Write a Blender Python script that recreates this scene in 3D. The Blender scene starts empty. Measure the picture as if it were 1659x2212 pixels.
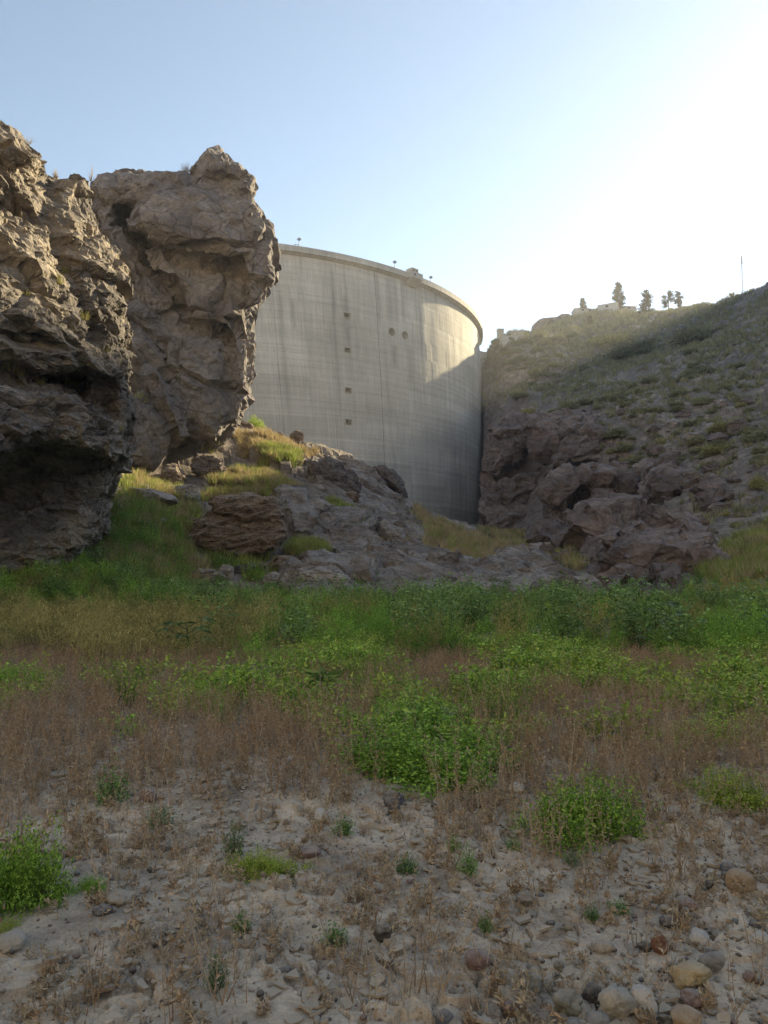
import bpy, bmesh, math, random
import numpy as np
from mathutils import Vector, Matrix
from mathutils.bvhtree import BVHTree

random.seed(7)
RNG = np.random.default_rng(11)
scene = bpy.context.scene
COL = scene.collection
R = math.radians
EYE = np.array([0.0, 0.0, 1.6])
PITCH = R(4.3)
FPX = 1661.0          # focal length in the pixels of a 1659 x 2212 view


# ------------------------------------------------------------------ helpers
def pt(px, py, Y):
    """World point seen at (px, py) at forward distance Y."""
    a = (px - 829.5) / FPX
    b = (1106.0 - py) / FPX
    dy = math.cos(PITCH) - b * math.sin(PITCH)
    dz = math.sin(PITCH) + b * math.cos(PITCH)
    s = Y / dy
    return np.array([a * s, Y, EYE[2] + dz * s])


def tag(o, label=None, cat=None, group=None, kind=None):
    if label: o['label'] = label
    if cat: o['category'] = cat
    if group: o['group'] = group
    if kind: o['kind'] = kind
    return o


def mesh_np(name, V, F, mat=None, smooth=False):
    """Mesh from numpy verts and faces (all the same vertex count)."""
    V = np.ascontiguousarray(V, dtype=np.float32); F = np.ascontiguousarray(F, dtype=np.int32)
    k = F.shape[1]; n = len(F)
    me = bpy.data.meshes.new(name)
    me.vertices.add(len(V)); me.vertices.foreach_set('co', V.ravel())
    me.loops.add(n * k); me.loops.foreach_set('vertex_index', F.ravel())
    me.polygons.add(n)
    me.polygons.foreach_set('loop_start', np.arange(0, n * k, k, dtype=np.int32))
    me.polygons.foreach_set('use_smooth', np.full(n, smooth, dtype=bool))
    me.update(calc_edges=True)
    if mat: me.materials.append(mat)
    return me


def obj(name, me, parent=None, loc=None, link=True):
    o = bpy.data.objects.new(name, me)
    if link: COL.objects.link(o)
    if parent is not None: o.parent = parent
    if loc is not None: o.location = [float(v) for v in loc]
    return o


def empty(name, loc, rz=0.0):
    o = bpy.data.objects.new(name, None)
    COL.objects.link(o); o.location = [float(v) for v in loc]; o.rotation_euler = (0, 0, rz)
    o.empty_display_size = 0.2
    return o


class MB:
    """Collects boxes, tubes and loose polygons into one mesh."""
    def __init__(s): s.v = []; s.f = []
    def add(s, vs, fs):
        b = len(s.v); s.v += [tuple(map(float, q)) for q in vs]; s.f += [tuple(b + i for i in f) for f in fs]
    def box(s, x0, x1, y0, y1, z0, z1):
        s.add([(x0,y0,z0),(x1,y0,z0),(x1,y1,z0),(x0,y1,z0),(x0,y0,z1),(x1,y0,z1),(x1,y1,z1),(x0,y1,z1)],
              [(3,2,1,0),(4,5,6,7),(0,1,5,4),(1,2,6,5),(2,3,7,6),(3,0,4,7)])
    def tube(s, path, rad, n=6):
        path = [Vector(p) for p in path]
        if not hasattr(rad, '__len__'): rad = [rad] * len(path)
        rings = []
        for i, p in enumerate(path):
            d = (path[min(i+1, len(path)-1)] - path[max(i-1, 0)]).normalized()
            a = d.orthogonal().normalized(); b = d.cross(a)
            rings.append([p + (a*math.cos(2*math.pi*k/n) + b*math.sin(2*math.pi*k/n)) * rad[i] for k in range(n)])
        vs = [q for r in rings for q in r]; fs = []
        for i in range(len(path)-1):
            for k in range(n):
                fs.append((i*n+k, i*n+(k+1) % n, (i+1)*n+(k+1) % n, (i+1)*n+k))
        fs.append(tuple(range(n-1, -1, -1))); fs.append(tuple((len(path)-1)*n+k for k in range(n)))
        s.add(vs, fs)
    def mesh(s, name, mat=None, smooth=False):
        me = bpy.data.meshes.new(name); me.from_pydata(s.v, [], s.f)
        if smooth: me.polygons.foreach_set('use_smooth', np.full(len(me.polygons), True))
        me.update()
        if mat: me.materials.append(mat)
        return me
    def build(s, name, mat=None, parent=None, loc=None, smooth=False):
        return obj(name, s.mesh(name, mat, smooth), parent, loc)


# ------------------------------------------------------------------ numpy noise
def _hash(ix, iy, iz, seed):
    h = (ix.astype(np.int64) * 374761393 + iy.astype(np.int64) * 668265263 + iz.astype(np.int64) * 2147483647 + seed * 1274126177) & 0xFFFFFFFF
    h = ((h ^ (h >> 13)) * 1274126177) & 0xFFFFFFFF
    h = ((h ^ (h >> 16)) * 2246822519) & 0xFFFFFFFF
    h = h ^ (h >> 15)
    return h

def rnd(ix, iy, iz, seed): return _hash(ix, iy, iz, seed) / 4294967295.0

def vnoise(P, seed=0):
    """Gradient noise, roughly -1..1."""
    i = np.floor(P); f = P - i; i = i.astype(np.int64)
    u = f * f * f * (f * (f * 6 - 15) + 10)
    out = 0.0
    for dx in (0, 1):
        wx = u[:, 0] if dx else 1 - u[:, 0]
        for dy in (0, 1):
            wy = u[:, 1] if dy else 1 - u[:, 1]
            for dz in (0, 1):
                wz = u[:, 2] if dz else 1 - u[:, 2]
                h = _hash(i[:, 0]+dx, i[:, 1]+dy, i[:, 2]+dz, seed)
                gx = (h & 1023) / 511.5 - 1; gy = ((h >> 10) & 1023) / 511.5 - 1; gz = ((h >> 20) & 1023) / 511.5 - 1
                out = out + wx*wy*wz*(gx*(f[:, 0]-dx) + gy*(f[:, 1]-dy) + gz*(f[:, 2]-dz))
    return out * 1.3

def fbm(P, octaves=4, seed=0, gain=0.5, ridge=False):
    a, s, tot = 1.0, 0.0, 0.0
    for k in range(octaves):
        n = vnoise(P, seed + k*17)
        if ridge: n = 1 - 2*np.abs(n)
        s = s + a*n; tot += a; a *= gain; P = P * 2.03 + 7.1
    return s / tot

def facets(P, seed=0, tilt=0.6, crack=0.0, cw=0.08):
    """Piecewise planar cells: each Voronoi cell gets its own offset and tilt; optional grooves between cells."""
    i0 = np.floor(P).astype(np.int64); n = len(P)
    f1 = np.full(n, 9.0); f2 = np.full(n, 9.0); val = np.zeros(n)
    for dx in (-1, 0, 1):
        for dy in (-1, 0, 1):
            for dz in (-1, 0, 1):
                c = i0 + (dx, dy, dz)
                h = _hash(c[:, 0], c[:, 1], c[:, 2], seed)
                q = np.stack(((h & 1023) / 1023.0, ((h >> 10) & 1023) / 1023.0, ((h >> 20) & 1023) / 1023.0), 1)
                r = P - (c + q); d = np.einsum('ij,ij->i', r, r)
                h2 = _hash(c[:, 0], c[:, 1], c[:, 2], seed + 5)
                g = np.stack(((h2 & 255) / 127.5 - 1, ((h2 >> 8) & 255) / 127.5 - 1, ((h2 >> 16) & 255) / 127.5 - 1), 1)
                v = ((h2 >> 24) & 255) / 127.5 - 1 + tilt * 2 * np.einsum('ij,ij->i', g, r)
                near = d < f1
                f2 = np.where(near, f1, np.minimum(f2, d)); val = np.where(near, v, val); f1 = np.where(near, d, f1)
    if crack:
        e = np.sqrt(f2) - np.sqrt(f1)
        val = val - crack * np.exp(-(e / cw) ** 2)
    return val

def sstep(x, a, b):
    t = np.clip((x - a) / (b - a), 0, 1); return t*t*(3-2*t)

def in_poly(x, y, poly):
    poly = np.asarray(poly); r = np.zeros(len(x), bool); j = len(poly) - 1
    for i in range(len(poly)):
        xi, yi = poly[i]; xj, yj = poly[j]
        c = ((yi > y) != (yj > y)) & (x < (xj - xi) * (y - yi) / (yj - yi + 1e-12) + xi)
        r ^= c; j = i
    return r


# ------------------------------------------------------------------ node materials
class NT:
    def __init__(s, name):
        s.m = bpy.data.materials.new(name); s.m.use_nodes = True
        s.t = s.m.node_tree; s.n = s.t.nodes; s.l = s.t.links
        s.b = s.n['Principled BSDF']; s.out = s.n['Material Output']
        s.b.inputs['Roughness'].default_value = 0.9
        s.b.inputs['Specular IOR Level'].default_value = 0.25
    def put(s, sock, v):
        if isinstance(v, bpy.types.NodeSocket): s.l.new(v, sock)
        elif isinstance(v, (tuple, list)) and len(v) == 3 and sock.type == 'RGBA': sock.default_value = (*v, 1)
        else: sock.default_value = v
    def new(s, typ, **kw):
        n = s.n.new(typ)
        for k, v in kw.items(): setattr(n, k, v)
        return n
    def math(s, op, a, b=0.0, c=None, clamp=False):
        n = s.new('ShaderNodeMath', operation=op, use_clamp=clamp); s.put(n.inputs[0], a); s.put(n.inputs[1], b)
        if c is not None: s.put(n.inputs[2], c)
        return n.outputs[0]
    def coord(s): return s.new('ShaderNodeTexCoord').outputs['Object']
    def geo(s): return s.new('ShaderNodeNewGeometry')
    def mapping(s, v, scale=(1,1,1), rot=(0,0,0), loc=(0,0,0)):
        n = s.new('ShaderNodeMapping'); s.put(n.inputs[0], v)
        n.inputs['Scale'].default_value = scale; n.inputs['Rotation'].default_value = rot; n.inputs['Location'].default_value = loc
        return n.outputs[0]
    def noise(s, v, scale=1.0, detail=5.0, rough=0.6, dist=0.0):
        n = s.new('ShaderNodeTexNoise'); s.put(n.inputs['Vector'], v)
        n.inputs['Scale'].default_value = scale; n.inputs['Detail'].default_value = detail
        n.inputs['Roughness'].default_value = rough; n.inputs['Distortion'].default_value = dist
        return n.outputs['Fac']
    def voro(s, v, scale=1.0, feature='F1', out='Distance'):
        n = s.new('ShaderNodeTexVoronoi', feature=feature); s.put(n.inputs['Vector'], v); n.inputs['Scale'].default_value = scale
        return n.outputs[out]
    def ramp(s, fac, stops):
        n = s.new('ShaderNodeValToRGB'); s.put(n.inputs[0], fac); e = n.color_ramp.elements
        while len(e) < len(stops): e.new(0.5)
        for q, (p, c) in zip(e, stops):
            q.position = p; q.color = (*c, 1) if hasattr(c, '__len__') else (c, c, c, 1)
        return n.outputs[0]
    def mix(s, fac, a, b, mode='MIX'):
        n = s.new('ShaderNodeMix', data_type='RGBA', blend_type=mode)
        s.put(n.inputs[0], fac); s.put(n.inputs[6], a); s.put(n.inputs[7], b)
        return n.outputs[2]
    def bump(s, h, strength=0.5, dist=0.1, normal=None):
        n = s.new('ShaderNodeBump'); n.inputs['Strength'].default_value = strength; n.inputs['Distance'].default_value = dist
        s.put(n.inputs['Height'], h)
        if normal is not None: s.put(n.inputs['Normal'], normal)
        s.l.new(n.outputs[0], s.b.inputs['Normal']); return n.outputs[0]
    def color(s, c): s.put(s.b.inputs['Base Color'], c); return s
    def attr(s, name, out='Color'):
        n = s.new('ShaderNodeAttribute', attribute_name=name); return n.outputs[out]
    def random(s): return s.new('ShaderNodeObjectInfo').outputs['Random']


def rock_mat(name, cols, scale=0.35, strata=(1, 1, 2.2), bump=0.6, bdist=0.12, rot=(0, 0, 0), pits=0.0, fine=5.0, edge=0.5):
    m = NT(name); c = m.coord(); v = m.mapping(c, strata, rot)
    big = m.noise(v, scale, 6, 0.62, 0.6)
    col = m.ramp(big, [(0.30, cols[0]), (0.46, cols[1]), (0.58, cols[2]), (0.75, cols[3])])
    med = m.noise(v, fine * 0.5, 6, 0.7, 0.3)
    col = m.mix(0.75, col, m.ramp(med, [(0.3, 0.45), (0.5, 0.95), (0.7, 1.35)]), 'MULTIPLY')
    spl = m.noise(c, fine * 2.5, 4, 0.7)
    col = m.mix(0.6, col, m.ramp(spl, [(0.35, 0.6), (0.6, 1.15)]), 'MULTIPLY')
    # thin fracture lines broken up by noise
    wv = m.new('ShaderNodeVectorMath', operation='ADD'); m.put(wv.inputs[0], v)
    nz = m.new('ShaderNodeTexNoise'); m.put(nz.inputs['Vector'], c); nz.inputs['Scale'].default_value = fine * 0.35
    nz.inputs['Detail'].default_value = 3
    m.l.new(nz.outputs['Color'], wv.inputs[1])
    cr = m.voro(wv.outputs[0], fine * 0.22, 'DISTANCE_TO_EDGE')
    line = m.ramp(cr, [(0.0, 0.0), (0.035, 1.0)])
    gap = m.math('MAXIMUM', line, m.ramp(m.noise(c, scale * 1.7, 2), [(0.45, 0.0), (0.6, 1.0)]))
    col = m.mix(edge, col, m.ramp(gap, [(0, 0.25), (1, 1.0)]), 'MULTIPLY')
    m.color(col)
    h = m.math('ADD', m.math('MULTIPLY', med, 1.0), m.math('MULTIPLY', spl, 0.45))
    h = m.math('ADD', h, m.math('MULTIPLY', gap, 0.35))
    if pits:
        pv = m.ramp(m.voro(c, fine * 0.6), [(0.05, 0.0), (0.3, 1.0)])
        h = m.math('ADD', h, m.math('MULTIPLY', pv, pits))
    m.bump(h, bump, bdist)
    return m.m


def plain_mat(name, col, rough=0.8, var=0.25, scale=6.0, bump=0.0, metal=0.0):
    m = NT(name); c = m.coord(); n = m.noise(c, scale, 5, 0.65)
    lo = tuple(x * (1 - var) for x in col); hi = tuple(min(1, x * (1 + var)) for x in col)
    m.color(m.ramp(n, [(0.3, lo), (0.7, hi)])); m.b.inputs['Roughness'].default_value = rough
    m.b.inputs['Metallic'].default_value = metal
    if bump: m.bump(n, bump, 0.02)
    return m.m


def leaf_mat(name, dark, light, trans=0.25, rough=0.6, rnd_amt=0.5, dead=None):
    """Foliage: colour differs from one leaf to the next (mesh island) and from plant to plant."""
    m = NT(name); g = m.geo(); isl = g.outputs['Random Per Island']
    f = m.math('ADD', m.math('MULTIPLY', isl, 1 - rnd_amt), m.math('MULTIPLY', m.random(), rnd_amt))
    st = [(0.1, dark), (0.55, tuple((a+b)/2 for a, b in zip(dark, light))), (0.9, light)]
    col = m.ramp(f, st + ([(0.96, dead)] if dead else []))
    m.color(col); m.b.inputs['Roughness'].default_value = rough
    tr = m.new('ShaderNodeBsdfTranslucent'); m.put(tr.inputs[0], col)
    mx = m.new('ShaderNodeMixShader'); mx.inputs[0].default_value = trans
    m.l.new(m.b.outputs[0], mx.inputs[1]); m.l.new(tr.outputs[0], mx.inputs[2]); m.l.new(mx.outputs[0], m.out.inputs[0])
    return m.m


# ------------------------------------------------------------------ terrain heights
CTRL_PX = [
 # foot and slope of the rock hump
 (450,1290,37),(650,1290,38),(800,1295,38),(1000,1292,40),(1200,1297,42),(1310,1306,42),
 (700,1232,44),(700,1180,52),(700,1120,58),(700,1060,64),(650,1000,72),(620,962,80),(560,932,80),(740,978,85),(800,1012,88),
 (850,1062,88),(885,1100,86),(800,1100,68),(800,1200,52),(900,1150,68),(900,1232,52),(1000,1150,85),(1050,1200,65),
 (1100,1165,90),(1000,1240,50),(1150,1232,56),(1250,1266,48),(960,1128,130),(1030,1146,190),(1034,1148,100),(1034,1148,125),(1036,1147,150),(1040,1146,215),(1036,1180,82),
 # left bank
 (560,1060,60),(500,1010,66),(470,985,66),(300,1012,60),(507,1214,45),(600,1230,43),(420,1130,50),(330,1100,50),(330,1180,42),
 (250,1230,36),(350,1250,36),(150,1250,31),(0,1262,29),(-200,1275,27),
 # right hill
 (1065,745,246),(1100,722,246),(1130,722,250),(1160,716,290),(1250,683,310),(1330,681,310),(1420,686,300),(1500,671,270),
 (1530,660,250),(1600,641,230),(1659,627,210),(1160,722,270),(1250,712,270),
 (1100,800,225),(1200,860,200),(1300,780,230),(1400,762,220),(1500,760,190),(1600,720,180),(1659,700,160),
 (1064,900,190),(1200,880,165),(1300,862,140),(1400,850,135),(1500,820,130),(1659,800,115),
 (1064,930,150),(1150,930,122),(1300,950,105),(1450,930,100),(1600,950,85),(1066,1050,127),(1085,1150,121),
 (1250,1050,106),(1240,1150,88),(1450,1050,78),(1600,1080,68),(1180,1150,100),
 (1300,1180,64),(1450,1150,62),(1600,1150,56),(1310,1302,43),(1450,1272,42),(1600,1232,45),(1659,1300,36),
 (1170,1160,95),
]
CTRL_W = [  # outside the picture: behind the cliffs, behind the dam, the ridge that shades the valley, steep slopes added behind the camera to bounce sunlight
 (0,110,12),(-15,125,13),(-25,40,13),(-28,62,22),(-20,95,17),(-45,100,30),(-60,60,28),(-100,150,62),(-115,215,78),(-60,20,16),
 (-45,-35,16),(-120,40,60),(-60,170,20),(-20,175,10),(20,190,11),(-48,330,-30),(0,330,-20),(40,300,70),(-150,300,90),
 (120,208,89),(147,226,103),(165,226,118),(118,250,83),(112,290,92),(135,270,96),(186,222,130),(205,205,147),(240,168,152),(270,100,140),(280,0,120),(200,-150,70),
 (60,40,10),(100,60,36),(150,80,66),(45,18,2.5),(38,0,1),(60,-30,5),(120,0,45),(120,-80,30),
 (130,340,92),(180,330,108),(90,420,80),(250,330,120),(-300,100,100),(350,150,130),(0,-38,3),(-35,-60,34),(5,-68,36),(45,-64,36),(-40,-100,72),(30,-105,76),(0,-150,105),(-60,-170,115),(70,-190,120),(0,-240,130),(-70,-20,40),(-90,-70,80),(-160,-160,110),(160,-260,120),
 (60,420,60),(200,480,80),(-250,420,60),(0,520,20),(330,420,90),
]
FLOOR = [(x*Y, Y, 0.0) for Y in (-40, -20, -6, 0.01, 5, 10, 16, 23, 30, 35) for x in ((-.5, -.25, 0, .25, .5) if Y > 12 else (0,))] + \
        [(x, y, 0.0) for x in (-14, -7, 7, 14) for y in (-6, 3, 9)] + [(-16, 20, .4), (20, -20, 0), (-20, -20, 1)]
K = np.array([pt(*q) for q in CTRL_PX] + [np.array(q, float) for q in CTRL_W + FLOOR])

def _phi(d2): return np.sqrt(d2 + 4.0)
_n = len(K); _A = np.zeros((_n+3, _n+3))
_d2 = ((K[:, None, :2] - K[None, :, :2]) ** 2).sum(2)
_A[:_n, :_n] = _phi(_d2) - np.eye(_n) * 0.25
_A[:_n, _n] = 1; _A[:_n, _n+1:] = K[:, :2]; _A[_n, :_n] = 1; _A[_n+1:, :_n] = K[:, :2].T
_w = np.linalg.solve(_A, np.concatenate([K[:, 2], [0, 0, 0]]))

def h_smooth(x, y):
    x = np.asarray(x, float); y = np.asarray(y, float); out = np.empty(len(x))
    for a in range(0, len(x), 60000):
        X, Yv = x[a:a+60000], y[a:a+60000]
        d2 = (X[:, None] - K[None, :, 0]) ** 2 + (Yv[:, None] - K[None, :, 1]) ** 2
        out[a:a+60000] = _phi(d2) @ _w[:_n] + _w[_n] + _w[_n+1] * X + _w[_n+2] * Yv
    flat = sstep(np.hypot(x, y * 0.9), 46, 30)
    r = np.hypot(x, y)
    out = np.where(out < 1.3, out * (1 - 0.9 * flat * (1 - sstep(out, 0.0, 1.3))), out)
    # the hillside ends in a wall of rock at the dam's right foot; the gully in front of it is low
    az = np.degrees(np.arctan2(x, y)); low = 1.6 + y*.0525
    k = sstep(az, 1.2, 2.2)*sstep(az, 7.50, 7.25)*sstep(y, 88, 98)*sstep(y, 246, 240)
    out = np.where(out > low, out + (low - out)*k, out)
    return out * (1 - sstep(r, 480, 620))

def _hit(px, py, hf, y0=2.2, y1=430, n=900):
    Y = np.geomspace(y0, y1, n)
    a = pt(px, py, 1.0) - EYE
    X = a[0] * Y; Z = EYE[2] + a[2] * Y
    below = Z < hf(X, Y)
    if not below.any(): return None
    k = int(np.argmax(below)); return X[k], Y[k]

def poly_on_ground(poly): return [p for p in (_hit(px, py, h_smooth) for px, py in poly) if p is not None]

# regions of bare rock and of dry grass on the slopes, as outlines on the ground
ROCK_POLYS = [poly_on_ground(q) for q in (
 [(570,1290),(600,1180),(600,1060),(650,985),(740,985),(800,1016),(850,1066),(890,1110),(930,1180),(1010,1200),(1150,1230),(1300,1270),(1320,1306),(1000,1300),(800,1300)],
 [(1050,1150),(1055,930),(1160,915),(1290,890),(1320,940),(1480,980),(1500,1050),(1420,1120),(1480,1240),(1440,1296),(1300,1290),(1220,1160)],
 [(400,1262),(430,1235),(520,1230),(520,1270)],
)]
GRASS_POLYS = [poly_on_ground(q) for q in (
 [(440,1080),(480,1012),(560,1010),(640,1052),(650,1074),(560,1072),(470,1075)],
 [(820,1150),(900,1105),(1000,1148),(1150,1160),(1210,1180),(1270,1215),(1260,1240),(1150,1205),(1050,1235),(960,1225),(840,1185)],
 [(250,1100),(300,1020),(400,1075),(430,1110),(400,1220),(480,1260),(420,1290),(250,1280),(230,1180)],
 [(1480,1230),(1659,1130),(1659,1250),(1560,1270)],
 [(690,1082),(775,1112),(805,1138),(745,1135)],
 [(630,1178),(705,1190),(700,1216),(615,1208)],
 [(560,982),(650,992),(650,1014),(565,1012)],
 [(1050,1245),(1150,1262),(1130,1280),(1040,1268)],
)]
SILTY = poly_on_ground([(500,930),(560,905),(680,950),(700,985),(600,1000),(510,975)])

def region(x, y, polys, soft=0.8):
    """1 inside an outline, wavering at its edge."""
    P = np.stack((x * 0.5, y * 0.5, 0 * x), 1)
    jx = x + fbm(P, 3, 71) * 2.2 * soft; jy = y + fbm(P, 3, 72) * 4.0 * soft
    m = np.zeros(len(x), bool)
    for q in polys: m |= in_poly(jx, jy, q)
    return m.astype(float)

def h_full(x, y, fine=True):
    x = np.asarray(x, float); y = np.asarray(y, float)
    z = h_smooth(x, y); r = np.hypot(x, y)
    P = np.stack((x, y, z), 1)
    hill = sstep(z, 1.2, 7.0) * sstep(r, 34, 60)
    far = sstep(r, 60, 180)
    rock = region(x, y, ROCK_POLYS)
    z = z + hill * (fbm(P * 0.07, 4, 3) * (0.6 + 2.2 * far) + (fbm(P * 0.3, 3, 9, ridge=True) - .45) * (0.25 + 0.75 * far))
    sel = (rock > 0) & (r < 170)
    if sel.any():
        Q = P[sel]; Q = Q + np.stack((fbm(Q*0.5, 3, 31), fbm(Q*0.5, 3, 32), fbm(Q*0.5, 3, 33)), 1) * 0.8
        Q2 = np.stack((Q[:, 0]*0.85 + Q[:, 1]*0.5, Q[:, 1]*0.85 - Q[:, 0]*0.5, Q[:, 2]), 1)
        z[sel] += facets(Q2 * (0.28, 0.5, 0.3), 41, 0.8, 0.7, 0.1) * 0.2 + facets(Q2 * (0.9, 1.7, 0.9), 42, 0.8, 0.6, 0.12) * 0.07 + fbm(Q * 1.6, 3, 44) * 0.06
    sel = (rock == 0) & (r > 34) & (r < 260)
    if sel.any():
        z[sel] += hill[sel] * (facets(P[sel] * (0.55, 0.55, 0.3), 51, 0.6) * 0.16 + facets(P[sel] * (0.16, 0.16, 0.1), 53, 0.5) * 0.45)
    near = sstep(r, 30, 12)
    sel = near > 0
    if sel.any():
        Q = P[sel] * (1, 1, 0)
        g = fbm(Q * 0.35, 3, 21) * 0.10 + fbm(Q * 2.2, 4, 23) * 0.035
        if fine:
            wq = Q + np.stack((fbm(Q*5, 2, 61), fbm(Q*5, 2, 62), 0*Q[:, 0]), 1) * 0.12
            pl = facets(wq * (8.0, 8.0, 0), 24, 0.8, 0.6, 0.09)
            pl2 = facets(wq * (19.0, 19.0, 0) + 3.3, 25, 0.9, 0.5, 0.1)
            clod = sstep(fbm(Q * 1.1, 3, 26), -0.25, 0.25)
            g = g + sstep(r[sel], 11, 6) * (clod * (pl * 0.019 + pl2 * 0.007) + fbm(Q * 28, 2, 27) * 0.004)
        z[sel] += near[sel] * g
    return z

def ground(px, py):
    """The point of the ground seen at (px, py)."""
    q = None
    while q is None or q[1] > 345: q = _hit(px, py, h_smooth); py += 2
    x, y = q; return np.array([x, y, float(h_full([x], [y], False)[0])])

def at(x, y): return np.array([x, y, float(h_full([x], [y], False)[0])])

def skyline(px, y0=150, y1=420):
    Y = np.linspace(y0, y1, 500); a = (px - 829.5) / FPX
    Xs = a * Y / math.cos(PITCH) * 1.02
    Z = h_full(Xs, Y, False); k = int(np.argmax((Z - 1.6) / Y)); return np.array([Xs[k], Y[k], Z[k]])


def make_terrain(mat):
    az = np.concatenate([np.arange(-180, -33, 3.0), np.arange(-33, 33, 0.1), np.arange(33, 180, 3.0)])
    rad = np.concatenate([[0.25, 0.8, 1.4, 1.9], np.geomspace(2.2, 9, 350), np.geomspace(9, 440, 480)[1:], np.geomspace(440, 620, 8)[1:]])
    A, Rr = np.meshgrid(np.radians(az), rad); x = (Rr * np.sin(A)).ravel(); y = (Rr * np.cos(A)).ravel()
    z = h_full(x, y); V = np.stack((x, y, z), 1)
    V = np.vstack((V, [[0, 0, float(h_full([0.], [0.])[0])]]))
    na, nr = len(az), len(rad)
    i, j = np.meshgrid(np.arange(nr-1), np.arange(na), indexing='ij'); j2 = (j+1) % na
    F = np.stack((i*na+j, i*na+j2, (i+1)*na+j2, (i+1)*na+j), -1).reshape(-1, 4)[:, ::-1]
    me = mesh_np('ground', V, F, mat)
    bm = bmesh.new(); bm.from_mesh(me); bm.verts.ensure_lookup_table(); c = bm.verts[len(V)-1]
    for k in range(na): bm.faces.new((bm.verts[(k+1) % na], bm.verts[k], c)).material_index = 0
    bm.to_mesh(me); bm.free()
    vv = V; r = np.hypot(vv[:, 0], vv[:, 1])
    rock = region(vv[:, 0], vv[:, 1], ROCK_POLYS)
    grass = region(vv[:, 0], vv[:, 1], GRASS_POLYS) * (1 - rock)
    P = vv * (1, 1, 0)
    silt = sstep(r + fbm(P * 0.5, 3, 81) * 2.0, 8.5, 5.5)
    hill = sstep(r, 36, 48)
    col = np.stack((rock, np.maximum(grass, 0), silt, hill), 1).astype(np.float32)
    at_ = me.color_attributes.new('mask', 'FLOAT_COLOR', 'POINT'); at_.data.foreach_set('color', col.ravel())
    return me


def terrain_mat():
    m = NT('valley_ground'); c = m.coord(); k = m.attr('mask'); sep = m.new('ShaderNodeSeparateColor'); m.put(sep.inputs[0], k)
    rock, grass, silt = sep.outputs; hill = m.attr('mask', 'Alpha')
    # cracked silt of the dry reservoir bed
    n1 = m.noise(c, 1.3, 6, 0.6); n2 = m.noise(c, 9, 5, 0.7); n3 = m.noise(c, 60, 3, 0.7)
    s = m.ramp(n1, [(0.3, (.19, .16, .125)), (0.46, (.34, .287, .225)), (0.62, (.47, .40, .31)), (0.8, (.36, .307, .24))])
    s = m.mix(0.7, s, m.ramp(n2, [(0.3, 0.7), (0.6, 1.35)]), 'MULTIPLY')
    s = m.mix(0.5, s, m.ramp(n3, [(0.3, 0.7), (0.65, 1.35)]), 'MULTIPLY')
    soil = m.ramp(n2, [(0.3, (0.169,0.137,0.104)), (0.7, (0.338,0.273,0.208))])
    base = m.mix(silt, soil, s)
    # stony hillside
    h1 = m.noise(c, 0.06, 6, 0.65, 0.5); h2 = m.noise(c, 0.7, 6, 0.75)
    hc = m.ramp(h1, [(0.3, (.15,.125,.105)), (0.48, (.235,.20,.17)), (0.6, (.30,.255,.21)), (0.75, (.22,.195,.18))])
    hc = m.mix(0.8, hc, m.ramp(h2, [(0.3, 0.45), (0.5, 0.95), (0.72, 1.5)]), 'MULTIPLY')
    st = m.voro(c, 1.3, 'F1', 'Color'); sv = m.new('ShaderNodeSeparateColor'); m.put(sv.inputs[0], st)
    hc = m.mix(0.6, hc, m.ramp(sv.outputs[0], [(0.0, 0.6), (0.75, 1.0), (0.92, 1.4)]), 'MULTIPLY')
    base = m.mix(hill, base, hc)
    yy = m.new('ShaderNodeSeparateXYZ'); m.put(yy.inputs[0], c); back = m.new('ShaderNodeMapRange'); m.put(back.inputs[0], yy.outputs[1]); back.inputs[1].default_value = -22; back.inputs[2].default_value = -40
    base = m.mix(back.outputs[0], base, m.ramp(h2, [(.3, (.40, .335, .25)), (.7, (.60, .52, .40))]))  # unseen slopes behind the camera, made pale to reflect more sun into the valley
    base = m.mix(grass, base, m.ramp(n2, [(0.3, (.13, .105, .055)), (0.7, (.25, .20, .11))]))
    # bedrock
    rv = m.mapping(c, (0.6, 1.6, 2.0), (0.15, 0.1, 0.5))
    r1 = m.noise(rv, 0.35, 6, 0.65, 0.8); r2 = m.noise(rv, 2.6, 7, 0.75)
    rc = m.ramp(r1, [(0.3, (.125,.098,.085)), (0.45, (.19,.155,.135)), (0.58, (.25,.215,.19)), (0.75, (.16,.125,.105))])
    rc = m.mix(0.85, rc, m.ramp(r2, [(0.32, 0.35), (0.5, 0.95), (0.7, 1.5)]), 'MULTIPLY')
    base = m.mix(rock, base, rc)
    m.color(base); m.b.inputs['Roughness'].default_value = 0.95
    hh = m.math('ADD', m.math('MULTIPLY', r2, 1.2), m.math('MULTIPLY', h2, 0.5))
    hh = m.math('MULTIPLY', hh, hill)
    nb = m.bump(hh, 0.8, 0.25)
    nb2 = m.bump(m.math('ADD', n3, m.math('MULTIPLY', n2, 2.0)), 0.7, 0.012, nb)
    return m.m


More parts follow.
